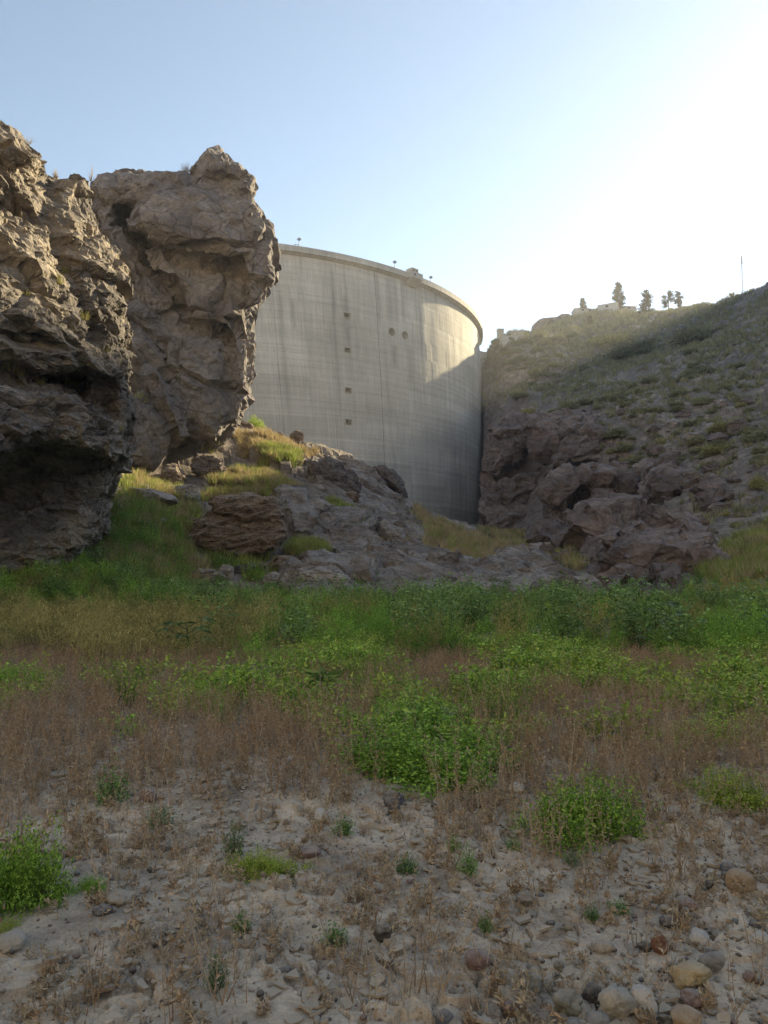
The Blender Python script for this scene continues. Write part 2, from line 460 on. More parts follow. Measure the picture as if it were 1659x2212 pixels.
# ------------------------------------------------------------------ traced rock masses
def block_mesh(bm, poly, Y, gx=0.0, gy=0.0, inset=0.72, bev=1.0, bulge=0.3, thick=8.0):
    """A rounded block: outline at (px, py) set at forward distance Y (tilted gx, gy metres per 100 px), its own depth behind."""
    q = np.array(poly, float); c = q.mean(0)
    if Y is None: return slab_mesh(bm, q, c, inset, bev, bulge, thick)
    def dep(p, extra): return Y + gx * (p[0]-c[0]) / 100 + gy * (p[1]-c[1]) / 100 + extra
    rings = [[bm.verts.new(pt(p[0], p[1], dep(p, thick))) for p in q],
             [bm.verts.new(pt(p[0], p[1], dep(p, bev))) for p in q]]
    for f, e in ((0.93, bev*0.35), (inset, 0.0), (inset*0.5, -bulge*0.7)):
        s = c + (q - c) * f
        rings.append([bm.verts.new(pt(p[0], p[1], dep(p, e))) for p in s])
    n = len(q)
    for a, b in zip(rings[:-1], rings[1:]):
        for i in range(n): bm.faces.new((a[i], a[(i+1) % n], b[(i+1) % n], b[i]))
    cf = bm.verts.new(pt(c[0], c[1], dep(c, -bulge))); cb = bm.verts.new(pt(c[0], c[1], dep(c, thick)))
    for i in range(n):
        bm.faces.new((rings[-1][i], rings[-1][(i+1) % n], cf)); bm.faces.new((rings[0][(i+1) % n], rings[0][i], cb))


def slab_mesh(bm, q, c, inset, bev, bulge, thick):
    """A sheet of rock lying on the slope: its outline follows the ground, its top stands bev metres above."""
    def g(p, up, k=0):
        h = None; py = p[1]
        while h is None or h[1] > 200: h = _hit(p[0], py, h_smooth); py += 2
        return np.array([h[0], h[1], float(h_smooth([h[0]], [h[1]])[0]) + up])
    m = []
    for i in range(len(q)):
        m += [q[i], (q[i] + q[(i+1) % len(q)])/2]
    q = np.array(m); n = len(q); rings = []
    for f, up in ((1.0, -thick), (1.0, bev*.2), (.93, bev*.8), (inset, bev), (inset*.66, bev+bulge*.6), (inset*.33, bev+bulge*.9)):
        rings.append([bm.verts.new(g(c + (p-c)*f, up)) for p in q])
    for a, b in zip(rings[:-1], rings[1:]):
        for i in range(n): bm.faces.new((a[i], a[(i+1) % n], b[(i+1) % n], b[i]))
    cf = bm.verts.new(g(c, bev+bulge)); cb = bm.verts.new(g(c, -thick))
    for i in range(n):
        bm.faces.new((rings[-1][i], rings[-1][(i+1) % n], cf)); bm.faces.new((rings[0][(i+1) % n], rings[0][i], cb))


def remesh(bm, voxel):
    bmesh.ops.recalc_face_normals(bm, faces=bm.faces)
    me = bpy.data.meshes.new('tmp'); bm.to_mesh(me); bm.free()
    o = obj('tmp', me); md = o.modifiers.new('r', 'REMESH'); md.mode = 'VOXEL'; md.voxel_size = voxel
    dg = bpy.context.evaluated_depsgraph_get(); ev = o.evaluated_get(dg); m2 = ev.to_mesh()
    V = np.empty(len(m2.vertices)*3, np.float32); m2.vertices.foreach_get('co', V)
    N = np.empty(len(m2.vertices)*3, np.float32); m2.vertices.foreach_get('normal', N)
    n = len(m2.polygons); L = np.empty(len(m2.loops), np.int32); m2.loops.foreach_get('vertex_index', L)
    ok = len(L) == 4 * n
    F = L.reshape(-1, 4) if ok else np.array([list(p.vertices) for p in m2.polygons if len(p.vertices) == 4])
    ev.to_mesh_clear(); bpy.data.objects.remove(o); bpy.data.meshes.remove(me)
    return V.reshape(-1, 3).astype(float), N.reshape(-1, 3).astype(float), F


def rock_disp(P, big=0.3, bs=0.4, small=0.1, ss=1.6, tiny=0.04, ts=5.0, aniso=(1, 1, 2), seed=0, crack=0.8, rot=0.2, warp=0.25):
    Q = P + np.stack([fbm(P*bs*1.2, 3, seed+k) for k in (1, 2, 3)], 1) * warp / bs * 0.5
    ca, sa = math.cos(rot), math.sin(rot)
    Q = np.stack((Q[:, 0]*ca - Q[:, 2]*sa, Q[:, 1], Q[:, 0]*sa + Q[:, 2]*ca), 1) * aniso
    d = facets(Q*bs, seed+10, 1.2, crack*1.7, 0.05) * big + facets(Q*ss, seed+11, 1.3, crack*.25, 0.08) * small
    if tiny: d = d + facets(Q*ts, seed+12, 1.0, 0.4, 0.12) * tiny
    return d + fbm(P*bs*0.8, 4, seed+13) * big * 0.6 + fbm(Q*ss, 3, seed+14) * small * 0.5


def break_flat(V, F, edge, rough, seed):
    """Fracture a smooth rock into flat faces about edge metres across, then roughen the faces."""
    me = mesh_np('tmp', V, F); o = obj('tmp', me)
    t = V[F]; area = np.linalg.norm(np.cross(t[:, 2] - t[:, 0], t[:, 3] - t[:, 1]), axis=1).sum()*.5
    md = o.modifiers.new('d', 'DECIMATE'); md.ratio = min(1.0, area/(.45*edge*edge)/(2*len(F)))
    dg = bpy.context.evaluated_depsgraph_get(); m2 = bpy.data.meshes.new_from_object(o.evaluated_get(dg))
    bpy.data.objects.remove(o); bpy.data.meshes.remove(me)
    bm = bmesh.new(); bm.from_mesh(m2); bmesh.ops.triangulate(bm, faces=bm.faces)
    bmesh.ops.subdivide_edges(bm, edges=bm.edges, cuts=3, use_grid_fill=True)
    bmesh.ops.triangulate(bm, faces=bm.faces); bm.normal_update()
    V = np.array([v.co[:] for v in bm.verts]); N = np.array([v.normal[:] for v in bm.verts]); F = np.array([[v.index for v in f.verts] for f in bm.faces])
    bm.free(); bpy.data.meshes.remove(m2)
    if rough:
        k = 1.0/edge; W = V + np.stack([fbm(V*k, 2, seed+k_) for k_ in (51, 52, 53)], 1)*edge*.4
        d = facets(W*k*1.3*(1, 1, 1.7), seed+54, 1.1, .5, .07)*rough + fbm(V*k*3.5, 3, seed+55)*rough*.7
        V = V + N*d[:, None]
    return V, F


def rock_mass(name, blocks, voxel, mat, parent=None, origin=None, **kw):
    bm = bmesh.new()
    for b in blocks: block_mesh(bm, **b) if isinstance(b, dict) else block_mesh(bm, *b)
    V, N, F = remesh(bm, voxel)
    facet = kw.pop('facet', 0.0); rough = kw.pop('rough', 0.0)
    shrink = kw.pop('shrink', 0.0)
    V = V + N * (rock_disp(V, **kw) - shrink)[:, None]
    if facet: V, F = break_flat(V, F, facet, rough, kw.get('seed', 0))
    o0 = np.zeros(3) if origin is None else np.asarray(origin)
    me = mesh_np(name, V - o0, F, mat)
    return obj(name, me, parent, o0 if parent is None else None)


def boulder_mesh(name, size, mat, seed, cuts=14, sub=5, rough=0.05, round_=0.0, aniso=(1, 1, 2.5), fine=1.0):
    """An angular rock: an ellipsoid cut by random planes and broken up; size = full extents, base at z = 0."""
    rg = np.random.default_rng(seed)
    bm = bmesh.new(); bmesh.ops.create_icosphere(bm, subdivisions=sub, radius=1.0)
    V = np.array([v.co[:] for v in bm.verts]); F = np.array([[v.index for v in f.verts] for f in bm.faces]); bm.free()
    V /= np.linalg.norm(V, axis=1)[:, None]
    n = rg.normal(size=(cuts, 3)); n /= np.linalg.norm(n, axis=1)[:, None]; d = rg.uniform(0.62, 0.95, cuts)
    dots = V @ n.T; t = np.where(dots > 0.05, d / np.maximum(dots, 0.05), 9.0)
    r = np.minimum(t.min(1), 1.0); r = r * (1 - round_) + (0.86 + 0.05*vnoise(V*1.5+seed, seed)) * round_
    V = V * r[:, None]
    ext = V.max(0) - V.min(0); V = (V - V.min(0)) / ext - (0.5, 0.5, 0)
    V = V * np.asarray(size); s = float(np.mean(size))
    U = V / s; nr = V - V.mean(0); nr /= np.linalg.norm(nr, axis=1)[:, None] + 1e-9
    if rough:
        dd = facets(U*aniso*1.7 + seed*1.7, seed, 0.8, 0.5, 0.12)*rough*0.6 + fbm(U*5 + seed, 4, seed+1)*rough*0.5*fine + facets(U*aniso*5, seed+2, 0.9, 0.3, 0.12)*rough*0.25*fine
        V = V + nr * (dd * s)[:, None]
    return mesh_np(name, V, F, mat, smooth=rough < 0.03)


# ------------------------------------------------------------------ ground and cliffs
M_GROUND = terrain_mat()
tag(obj('ground', make_terrain(M_GROUND)), 'dry valley floor of cracked silt rising into stony hillsides', 'ground', kind='structure')

M_CLIFF = rock_mat('layered_cliff_rock', [(.11,.098,.094),(.21,.185,.163),(.335,.287,.232),(.165,.148,.14)], 0.22, (0.8,0.8,1.9), 0.9, 0.16, (0.12,0.1,0), fine=3.2, edge=0.35)
M_HEAD = rock_mat('headland_rock', [(.105,.095,.097),(.195,.175,.172),(.28,.25,.23),(.15,.135,.137)], 0.14, (1,1,1.2), 0.7, 0.16, (0.1,0.2,0), fine=2.2, edge=0.6)
M_OUT = rock_mat('purple_brown_rock', [(.10,.078,.072),(.165,.132,.122),(.24,.20,.185),(.125,.096,.088)], 0.12, (1,1,1.7), 0.8, 0.2, (0,0.3,0), pits=0.35, fine=1.8, edge=0.55)
M_BROWN = rock_mat('brown_layered_rock', [(.15,.115,.09),(.235,.18,.14),(.31,.25,.195),(.185,.145,.115)], 0.5, (1,1,3.2), 0.9, 0.10, (0.15,-0.25,0), fine=4.0, edge=0.6)
M_DARK = rock_mat('dark_rock', [(0.077,0.067,0.066),(0.119,0.105,0.101),(0.168,0.147,0.137),(0.098,0.081,0.077)], 0.5, (1,1,1.6), 0.8, 0.10, (0.3,0.4,0), fine=3.5)
M_GREYROCK = rock_mat('grey_rock', [(0.220,0.194,0.186),(0.304,0.279,0.261),(0.396,0.362,0.338),(0.254,0.220,0.203)], 0.6, (1,1,2.0), 0.8, 0.08, (0.2,0.3,0), fine=4.0)

near_blocks = [
 # (outline, Y, gx, gy, inset, bevel, bulge, thickness)
 ([(-250,100),(0,272),(22,276),(64,320),(97,352),(102,440),(106,485),(60,475),(-250,440)], 28.6, 1.6, 0, .72, 1.1, .5, 7),
 ([(-250,425),(60,462),(108,480),(114,548),(162,638),(200,700),(245,760),(284,800),(272,838),(150,812),(0,806),(-250,800)], 28.2, 1.9, -.25, .74, 1.3, .9, 8),
 ([(102,430),(150,425),(205,446),(222,490),(238,520),(262,545),(271,590),(266,660),(275,700),(285,740),(291,790),(285,850),(200,850),(150,700),(105,520)], 32.0, 1.9, -.2, .7, 1.2, .7, 6),
 ([(108,404),(122,388),(160,377),(184,388),(206,418),(208,442),(150,448),(110,440)], 32.6, 1.5, 0, .75, .6, .3, 4),
 ([(-250,805),(0,815),(62,820),(130,834),(200,858),(246,893),(270,938),(277,985),(255,1004),(150,978),(60,985),(0,1030),(-250,1050)], 26.2, 1.7, -.3, .75, 1.2, .7, 6.5),
 ([(-250,930),(230,930),(258,1000),(243,1060),(228,1130),(200,1190),(120,1245),(0,1275),(-250,1300)], 30.6, 1.5, -.7, .8, .9, .4, 6),
 ([(170,800),(284,815),(292,860),(291,905),(280,945),(284,1000),(230,1000)], 32.4, 1.2, 0, .75, .7, .3, 4),
 ([(-250,140),(60,360),(180,410),(255,580),(270,760),(275,1000),(225,1150),(100,1290),(-250,1320)], 35.0, 1.5, 0, .9, .8, .2, 9),
]
for k, (x, y, w, h_, dy) in enumerate([(40,330,50,70,-.3),(60,560,120,60,-.5),(30,620,140,70,-.5),(110,690,150,80,-.5),(190,770,120,60,-.2),(235,700,60,120,.6),(255,620,40,90,1.5),(60,760,130,60,-.3),(180,560,90,110,1.2)]):
    near_blocks.append(([(x-w/2,y),(x-w/3,y-h_/2),(x+w/4,y-h_/2.2),(x+w/2,y+h_*.1),(x+w/3,y+h_/2),(x-w/3,y+h_*.45)], 28.0 + (x-60)*.019 + dy, 2.0, -.3, .6, .7, .3, 2.5))
cliff_near = rock_mass('rock_cliff', near_blocks, 0.10, M_CLIFF, big=.20, bs=.36, small=.10, ss=1.0, tiny=.045, ts=3.2, aniso=(.7,.7,1.8), seed=100, crack=.7, facet=.42, rough=.035, shrink=.30, rot=.12)
tag(cliff_near, 'layered tan cliff with a dark overhang beside the green weeds', 'cliff', kind='structure')

head_blocks = [
 ([(193,402),(250,366),(420,374),(540,432),(592,520),(590,610),(545,670),(542,860),(500,945),(440,1010),(280,1020),(215,900),(190,600)], 64.6, .4, 0, .9, 1.8, .2, 12),
 ([(422,356),(448,322),(486,319),(502,345),(508,380),(470,392),(416,378)], 60.5, .6, 0, .6, 1.5, .5, 4.5),
 ([(490,352),(512,352),(532,368),(528,392),(498,392)], 61.5, .6, 0, .7, 0.9, .3, 4),
 ([(494,392),(530,372),(556,386),(551,420),(516,427),(497,408)], 60.6, .6, 0, .65, 1.2, .4, 4),
 ([(195,398),(215,374),(250,362),(300,372),(345,376),(420,378),(500,395),(552,432),(480,445),(400,418),(340,412),(285,446),(230,452),(200,432)], 59.8, .5, .2, .7, 1.8, .4, 6),
 ([(283,455),(300,436),(340,414),(420,404),(500,424),(548,430),(575,458),(592,492),(604,535),(603,580),(560,600),(520,570),(430,566),(340,548),(300,500),(272,505)], 57.6, .7, -.15, .66, 1.8, .9, 8),
 ([(518,575),(560,560),(604,570),(605,612),(596,630),(572,622),(540,600)], 58.2, 1.2, 0, .7, 1.2, .3, 5),
 ([(526,590),(546,596),(586,632),(584,656),(545,672),(528,640)], 58.6, 1.6, 0, .7, .5, .2, 4),
 ([(205,470),(240,478),(262,512),(290,545),(345,585),(384,640),(386,700),(368,742),(352,760),(300,700),(285,650),(272,560),(215,505)], 59.2, .8, 0, .72, 1.7, .5, 6),
 ([(300,530),(345,556),(430,572),(520,580),(536,660),(548,690),(500,720),(430,700),(396,690),(392,640),(360,594)], 58.8, .6, 0, .72, 1.7, .5, 6),
 ([(376,702),(440,706),(492,722),(494,790),(500,860),(505,920),(470,965),(420,950),(376,880),(362,770)], 59.6, .7, 0, .72, 2.0, .5, 6),
 ([(498,716),(545,676),(548,720),(547,790),(557,812),(546,846),(540,885),(520,925),(505,925),(500,830)], 60.6, 1.3, 0, .66, 1.5, .5, 6),
 ([(290,700),(350,764),(360,800),(376,890),(400,960),(330,1020),(270,1010),(278,880)], 58.6, .9, -.3, .72, 1.8, .5, 6),
 ([(330,790),(370,830),(400,900),(410,960),(370,930),(335,860)], 57.8, 1.2, 0, .6, 1.2, .3, 4),
 ([(200,445),(250,452),(268,478),(240,500),(205,490)], 60.2, .6, 0, .7, 1.0, .3, 4),
]
cliff_head = rock_mass('rock_headland', head_blocks, 0.17, M_HEAD, big=.30, bs=.115, small=.12, ss=.5, tiny=.06, ts=1.6, aniso=(1,1,1.15), seed=140, crack=1.5, facet=.95, rough=.06, shrink=.28, rot=.25)
tag(cliff_head, 'tall grey brown rock headland shaped like a face in front of the dam', 'cliff', kind='structure')

out_blocks = [
 ([(1050,922),(1100,912),(1154,908),(1148,968),(1129,998),(1075,1024),(1048,1042)], 116, 1.5, 0, .75, 2, .8, 12),
 ([(1152,914),(1204,893),(1258,889),(1297,920),(1280,960),(1204,990),(1179,994),(1148,976)], 107, 1.5, -1, .7, 2.5, 1, 14),
 ([(1270,905),(1345,935),(1400,975),(1330,1000),(1240,1002),(1200,1000)], 103, 1, -2, .7, 2, .6, 14),
 ([(1055,1044),(1109,1027),(1182,1003),(1189,1040),(1177,1098),(1172,1135),(1109,1156),(1044,1150)], 115, 1, 0, .75, 1.6, .6, 12),
 ([(1044,1090),(1100,1085),(1175,1110),(1180,1150),(1110,1165),(1042,1158)], 111, 1, 0, .7, 1.5, .6, 10),
 ([(1173,1063),(1196,1030),(1241,1005),(1303,1000),(1318,1026),(1266,1062),(1238,1084),(1224,1128),(1187,1152),(1170,1121)], 87, 1, 0, .72, 2.2, .8, 9),
 ([(1288,1016),(1303,1001),(1353,1025),(1372,1059),(1384,1098),(1314,1130),(1272,1128),(1262,1095),(1270,1060)], 86, 1.2, -1, .7, 2.2, .8, 12),
 ([(1190,1020),(1300,1010),(1370,1060),(1370,1130),(1200,1160)], 98, .5, 0, .9, 1, 0, 10),
 ([(1046,935),(1150,914),(1290,897),(1335,960),(1335,1010),(1210,1012),(1195,1160),(1046,1162)], 121, 1, 0, .9, 1.5, .2, 14),
 ([(1218,1139),(1312,1127),(1388,1132),(1413,1170),(1347,1206),(1287,1230),(1240,1195)], None, 0, 0, .75, 2.6, .8, 4),
 ([(1288,1250),(1345,1212),(1407,1177),(1442,1204),(1468,1237),(1442,1247),(1372,1264),(1326,1290)], None, 0, 0, .75, 1.9, .6, 3),
 ([(1372,1264),(1411,1247),(1471,1247),(1494,1274),(1450,1304),(1411,1312),(1366,1308)], None, 0, 0, .75, 1.4, .5, 3),
 ([(1400,1130),(1470,1120),(1530,1150),(1540,1190),(1470,1200),(1420,1180)], None, 0, 0, .75, 1.6, .5, 3),
 ([(1380,1040),(1440,1020),(1480,1060),(1460,1100),(1390,1100)], None, 0, 0, .75, 2.0, .6, 3),
 ([(1150,1165),(1215,1150),(1240,1200),(1215,1228),(1160,1200)], None, 0, 0, .75, 1.2, .4, 3),
 ([(1440,1190),(1540,1195),(1570,1225),(1500,1245),(1450,1235)], None, 0, 0, .75, 1.2, .4, 3),
 ([(1480,1060),(1560,1050),(1600,1085),(1540,1110),(1490,1100)], None, 0, 0, .75, 1.4, .5, 3),
]
cliff_out = rock_mass('rock_outcrop', out_blocks, 0.25, M_OUT, big=.50, bs=.09, small=.20, ss=.42, tiny=.10, ts=1.3, aniso=(1,1,1.6), seed=180, crack=1.4, facet=1.3, rough=.11, rot=-.3)
tag(cliff_out, 'purple brown rock outcrop with a dark cave at the foot of the hillside', 'cliff', kind='structure')

slab_blocks = [
 ([(650,1008),(700,988),(745,986),(800,1018),(850,1068),(888,1108),(940,1180),(880,1156),(815,1134),(790,1150),(740,1110),(690,1060)], None, 0, 0, .8, .6, .2, 2.5),
 ([(592,1086),(640,1080),(702,1104),(722,1126),(694,1150),(694,1178),(640,1180),(608,1120)], None, 0, 0, .8, 1.3, .3, 2.5),
 ([(690,1122),(740,1112),(792,1152),(832,1218),(900,1250),(1000,1288),(1010,1303),(800,1303),(765,1262),(700,1190)], None, 0, 0, .8, .9, .4, 2),
 ([(600,1232),(660,1200),(740,1205),(772,1240),(790,1300),(650,1300),(600,1272)], None, 0, 0, .8, .5, .4, 2),
 ([(890,1236),(1000,1250),(1080,1244),(1150,1264),(1250,1276),(1318,1306),(1000,1304)], None, 0, 0, .8, 1.25, .4, 2),
 ([(820,1140),(870,1150),(960,1222),(1050,1240),(990,1252),(900,1240),(840,1205)], None, 0, 0, .8, .9, .3, 2),
 ([(1060,1196),(1150,1206),(1200,1230),(1150,1252),(1080,1232)], None, 0, 0, .75, .7, .3, 2),
]
M_SLAB = rock_mat('slab_rock', [(.13,.105,.092),(.205,.185,.17),(.30,.277,.26),(.17,.135,.115)], 0.25, (0.7,1.4,2.0), 0.9, 0.14, (0.3,0.5,0.4), fine=2.6, edge=0.5)
cliff_slab = rock_mass('rock_slope', slab_blocks, 0.10, M_SLAB, big=.26, bs=.2, small=.13, ss=.8, tiny=.05, ts=2.6, aniso=(.8,1.0,3.0), seed=240, crack=1.1, facet=.95, rough=.06, rot=.38)
tag(cliff_slab, 'bare grey rock slope with sheets and cracks below the dam', 'rock slope', kind='structure')

ridge_blocks = [([(1158,726),(1157,706),(1166,698),(1180,694),(1217,690),(1270,686),(1330,684),(1350,720),(1300,735),(1200,735)], 292, 1, 0, .85, 5, 1, 25)]
cliff_ridge = rock_mass('ridge_cliff', ridge_blocks, 0.8, M_OUT, big=1.3, bs=.06, small=.5, ss=.2, tiny=0, aniso=(1,1,1), seed=220)
tag(cliff_ridge, 'low dark rock band ending the hilltop below the pine trees', 'cliff', kind='structure')


# ------------------------------------------------------------------ boulders on the slopes
def at_px(px, py, lift=0.0):
    g = ground(px, py); g[2] += lift; return g

def put_boulder(label, px, py, wpx, hpx, mat, seed, rz=0.0, tilt=0.0, group=None, deep=0.8, cuts=14, sink=0.12, aniso=(1,1,2.2), rough=.06, round_=0, name='boulder', g=None):
    g = ground(px, py) if g is None else np.array(g, float)
    k = g[1] / FPX; w, h = wpx*k, hpx*k
    o = obj(name, boulder_mesh(name, (w, w*deep, h*(1+sink)), mat, seed, cuts, 5 if w/k > 30 else 4, rough, round_, aniso))
    o.location = (g[0], g[1] + w*deep*.35, g[2] - h*sink); o.rotation_euler = (0, tilt, rz)
    return tag(o, label, 'boulder', group)

# the big layered boulder with its loose top slab, traced
def traced_boulder(label, blocks, voxel, mat, base, name='boulder', **kw):
    o = rock_mass(name, blocks, voxel, mat, origin=base, **kw)
    return tag(o, label, 'boulder')

b0 = ground(505, 1212)
traced_boulder('large brown layered boulder with a split top slab on the grass', [
 ([(404,1170),(420,1124),(456,1104),(530,1120),(612,1128),(620,1156),(598,1187),(536,1203),(507,1214),(463,1196)], b0[1]-.4, .2, -.3, .82, .6, .2, 3.0),
 ([(451,1086),(472,1073),(534,1067),(590,1078),(613,1111),(612,1130),(560,1128),(500,1112),(462,1103)], b0[1]-.5, .2, -.2, .8, .5, .15, 2.6),
], 0.055, M_BROWN, b0, big=.08, bs=.6, small=.06, ss=1.6, tiny=.025, ts=5, aniso=(.7,.7,2.8), seed=300, crack=1.0, facet=.34, rough=.022, rot=-.28)
g = ground(725, 1064)
traced_boulder('dark angular boulder resting near the crest of the rock slope', [
 ([(667,1014),(684,998),(704,990),(765,1021),(770,1044),(781,1053),(769,1068),(730,1069),(687,1046)], g[1], .3, -.5, .7, 1.0, .4, 3.2)], 0.08, M_DARK, g, big=.14, bs=.5, small=.07, ss=1.8, tiny=.03, aniso=(1,1,2), seed=310, facet=.5, rough=.03, rot=.4)
g = ground(850, 1064)
traced_boulder('dark rounded boulder at the edge of the rock slope against the dam', [
 ([(797,1014),(812,1005),(851,1020),(872,1044),(881,1078),(864,1072),(830,1040)], g[1]-2, .4, -.5, .7, 1.2, .4, 3.5)], 0.1, M_DARK, g, big=.16, bs=.4, small=.08, ss=1.5, tiny=.03, aniso=(1,1,1.5), seed=320, facet=.6, rough=.04, rot=.5)

GB = np.array([0, 0, 0.])
q = ground(641, 950)
put_boulder('small flat stone under the balanced boulder on the crest', 641, 950, 28, 11, M_BROWN, 331, group=None, sink=.2)
put_boulder('balanced squarish boulder perched on another stone at the crest', 641, 938, 34, 25, M_BROWN, 332, sink=.02, cuts=10, g=(q[0]-.05, q[1]-.1, q[2] + 9.5*q[1]/FPX))
put_boulder('rounded tan boulder on the sunlit crest beside the balanced rock', 603, 946, 24, 20, M_BROWN, 333)
put_boulder('small tan stone between two boulders on the sunlit crest', 618, 950, 15, 12, M_BROWN, 334)
put_boulder('pale tilted slab in the sunlit grass below the headland', 578, 930, 28, 16, M_BROWN, 335, tilt=.4, cuts=8)
put_boulder('tan slab lying in the sunlit grass beside the headland foot', 528, 928, 34, 14, M_BROWN, 336, tilt=.3, cuts=8)
put_boulder('brown slab below the sunlit grass under the headland', 525, 962, 36, 11, M_BROWN, 337, tilt=.15, cuts=8)
put_boulder('dark mossy rock under the large layered boulder', 535, 1242, 76, 26, M_DARK, 338)
put_boulder('long brown rock right below the large layered boulder', 617, 1233, 92, 36, M_BROWN, 339, cuts=10, tilt=-.1)
put_boulder('grey brown rock between the layered boulder and the rock slope', 690, 1213, 46, 30, M_GREYROCK, 340)
put_boulder('grey rock beside dry grass at the edge of the weeds', 487, 1264, 36, 34, M_GREYROCK, 341)
put_boulder('low flat grey rock in the dry grass at the edge of the weeds', 445, 1270, 74, 30, M_GREYROCK, 342, tilt=-.12)
put_boulder('small rounded stone below the dark angular boulder', 691, 1060, 18, 13, M_GREYROCK, 343)
put_boulder('reddish boulder at the foot of the headland', 372, 1052, 54, 48, M_BROWN, 344, cuts=9, tilt=-.2)
put_boulder('dark pitted rock at the foot of the headland behind the grass', 445, 1040, 78, 54, M_OUT, 345, rough=.09)
put_boulder('rounded grey boulder in the grass below the headland', 396, 1086, 60, 38, M_GREYROCK, 346)
put_boulder('long flat grey slab in the grass beside the overhang', 312, 1098, 132, 34, M_GREYROCK, 347, tilt=.15, deep=.5, cuts=9)
put_boulder('pale stone on top of the flat slab beside the overhang', 302, 1068, 32, 14, M_GREYROCK, 348)
put_boulder('pale small stone half hidden in the dark green weeds', 276, 1170, 28, 12, M_GREYROCK, 349)
put_boulder('grey stone in the long grass left of the layered boulder', 350, 1152, 24, 26, M_GREYROCK, 350)
put_boulder('stacked grey layered rock on the grassy terrace by the outcrop', 1176, 1206, 72, 34, M_GREYROCK, 351, aniso=(1,1,5), cuts=10)
put_boulder('brown angular stone on the grassy terrace below the dam', 1092, 1216, 44, 26, M_BROWN, 352, cuts=9)
put_boulder('flat rock in the grass right of the rock slope', 862, 1150, 46, 16, M_GREYROCK, 353, tilt=.25)
put_boulder('brown block on the ledge below the grassy terrace', 960, 1216, 44, 22, M_BROWN, 354, cuts=9)
put_boulder('flat stone at the lip of the grassy terrace beside the outcrop', 1258, 1222, 34, 12, M_GREYROCK, 355)
put_boulder('upright pointed stone on the grassy terrace', 1012, 1222, 20, 22, M_GREYROCK, 356, cuts=8)
put_boulder('long rock shelf above the green weeds under the terrace', 1150, 1284, 130, 40, M_GREYROCK, 357, aniso=(1,1,4), cuts=10, deep=.6, tilt=.12)
put_boulder('jagged grey rock shelf where the slope meets the outcrop', 1270, 1300, 100, 40, M_GREYROCK, 358, aniso=(1,1,4), cuts=10, deep=.6, tilt=.3)
put_boulder('broad pinkish rock shelf below the long brown rock', 690, 1290, 130, 60, M_GREYROCK, 359, aniso=(1,1,3.5), cuts=12, deep=.8)
for k, (px, py, w, h) in enumerate([(600,985,40,18),(655,990,36,18),(688,1000,30,18),(640,1010,26,14),(560,985,30,12),(690,1030,24,14)]):
    put_boulder('broken brown rock in the rubble below the sunlit crest', px, py, w, h, M_BROWN, 370+k, group='rubble below the sunlit crest', rz=k)
for k, (px, py, w, h) in enumerate([(1290,980,34,20),(1330,1006,30,16),(1352,1012,34,20),(1386,1010,38,20),(1420,985,44,26),(1455,1000,50,34),(1500,1030,44,24),(1540,1016,40,22),(1418,942,40,22),
     (1455,925,34,22),(1560,960,52,30),(1600,935,60,40),(1500,960,40,20),(1590,1050,40,20),(1520,1080,50,26),(1400,1110,34,20),(1345,905,30,18),(1480,905,36,20),(1560,880,34,20),(1620,880,40,24),(1300,925,26,14),(1480,1150,60,30),(1440,1080,40,24)]):
    put_boulder('rough brown rock among the scree on the hazy hillside', px, py, w, h, M_OUT if k % 3 else M_GREYROCK, 400+k, group='rocks on the hillside', rz=k*1.3)
for k, (px, py, w, h) in enumerate([(850,1130,40,20),(760,1088,44,22),(800,1112,44,22),(735,1238,60,34),(800,1262,60,28),(930,1284,60,26),(1020,1292,60,26),(1090,1290,54,24),(1180,1296,60,26),(980,1272,40,20),(1130,1276,44,20),(880,1258,44,22),(905,1178,44,22),(870,1195,50,24),(930,1222,46,22),(985,1248,50,22),(1060,1252,46,20),(1110,1262,44,20),(1200,1266,50,22),(1235,1280,44,24),(640,1250,60,34),(590,1262,50,28),(1000,1215,34,18),(1125,1212,34,18),(660,1120,50,30)]):
    put_boulder('broken grey block lying on the bare rock slope', px, py, w, h, (M_GREYROCK, M_BROWN, M_SLAB)[k % 3], 1400+k, group='blocks on the rock slope', rz=k*1.1, tilt=.2, cuts=9, aniso=(1,1,3), deep=.7)
# loose stones of the scree, shared meshes
scree = [boulder_mesh('scree_rock', (1, .8, .6), M_OUT if k % 2 else M_GREYROCK, 450+k, 9, 3, .05) for k in range(5)]
for k in range(170):
    if k < 80: px, py = RNG.uniform(1380, 1560), RNG.uniform(1120, 1205)
    elif k < 125: px, py = RNG.uniform(1290, 1640), RNG.uniform(900, 1060)
    else: px, py = RNG.uniform(560, 700), RNG.uniform(960, 1010)
    g = ground(px, py); s = RNG.uniform(4, 13) * g[1] / FPX
    o = obj('scree_rock', scree[k % 5], None, (g[0], g[1], g[2] - s*.12)); o.scale = (s, s, s); o.rotation_euler = (0, 0, RNG.uniform(0, 6))
    if k < 125: tag(o, 'small loose rock among the rubble on the hillside', 'rock', 'loose scree on the hillside')
    else: tag(o, 'small loose rock in the rubble below the sunlit crest', 'rock', 'loose stones below the crest')


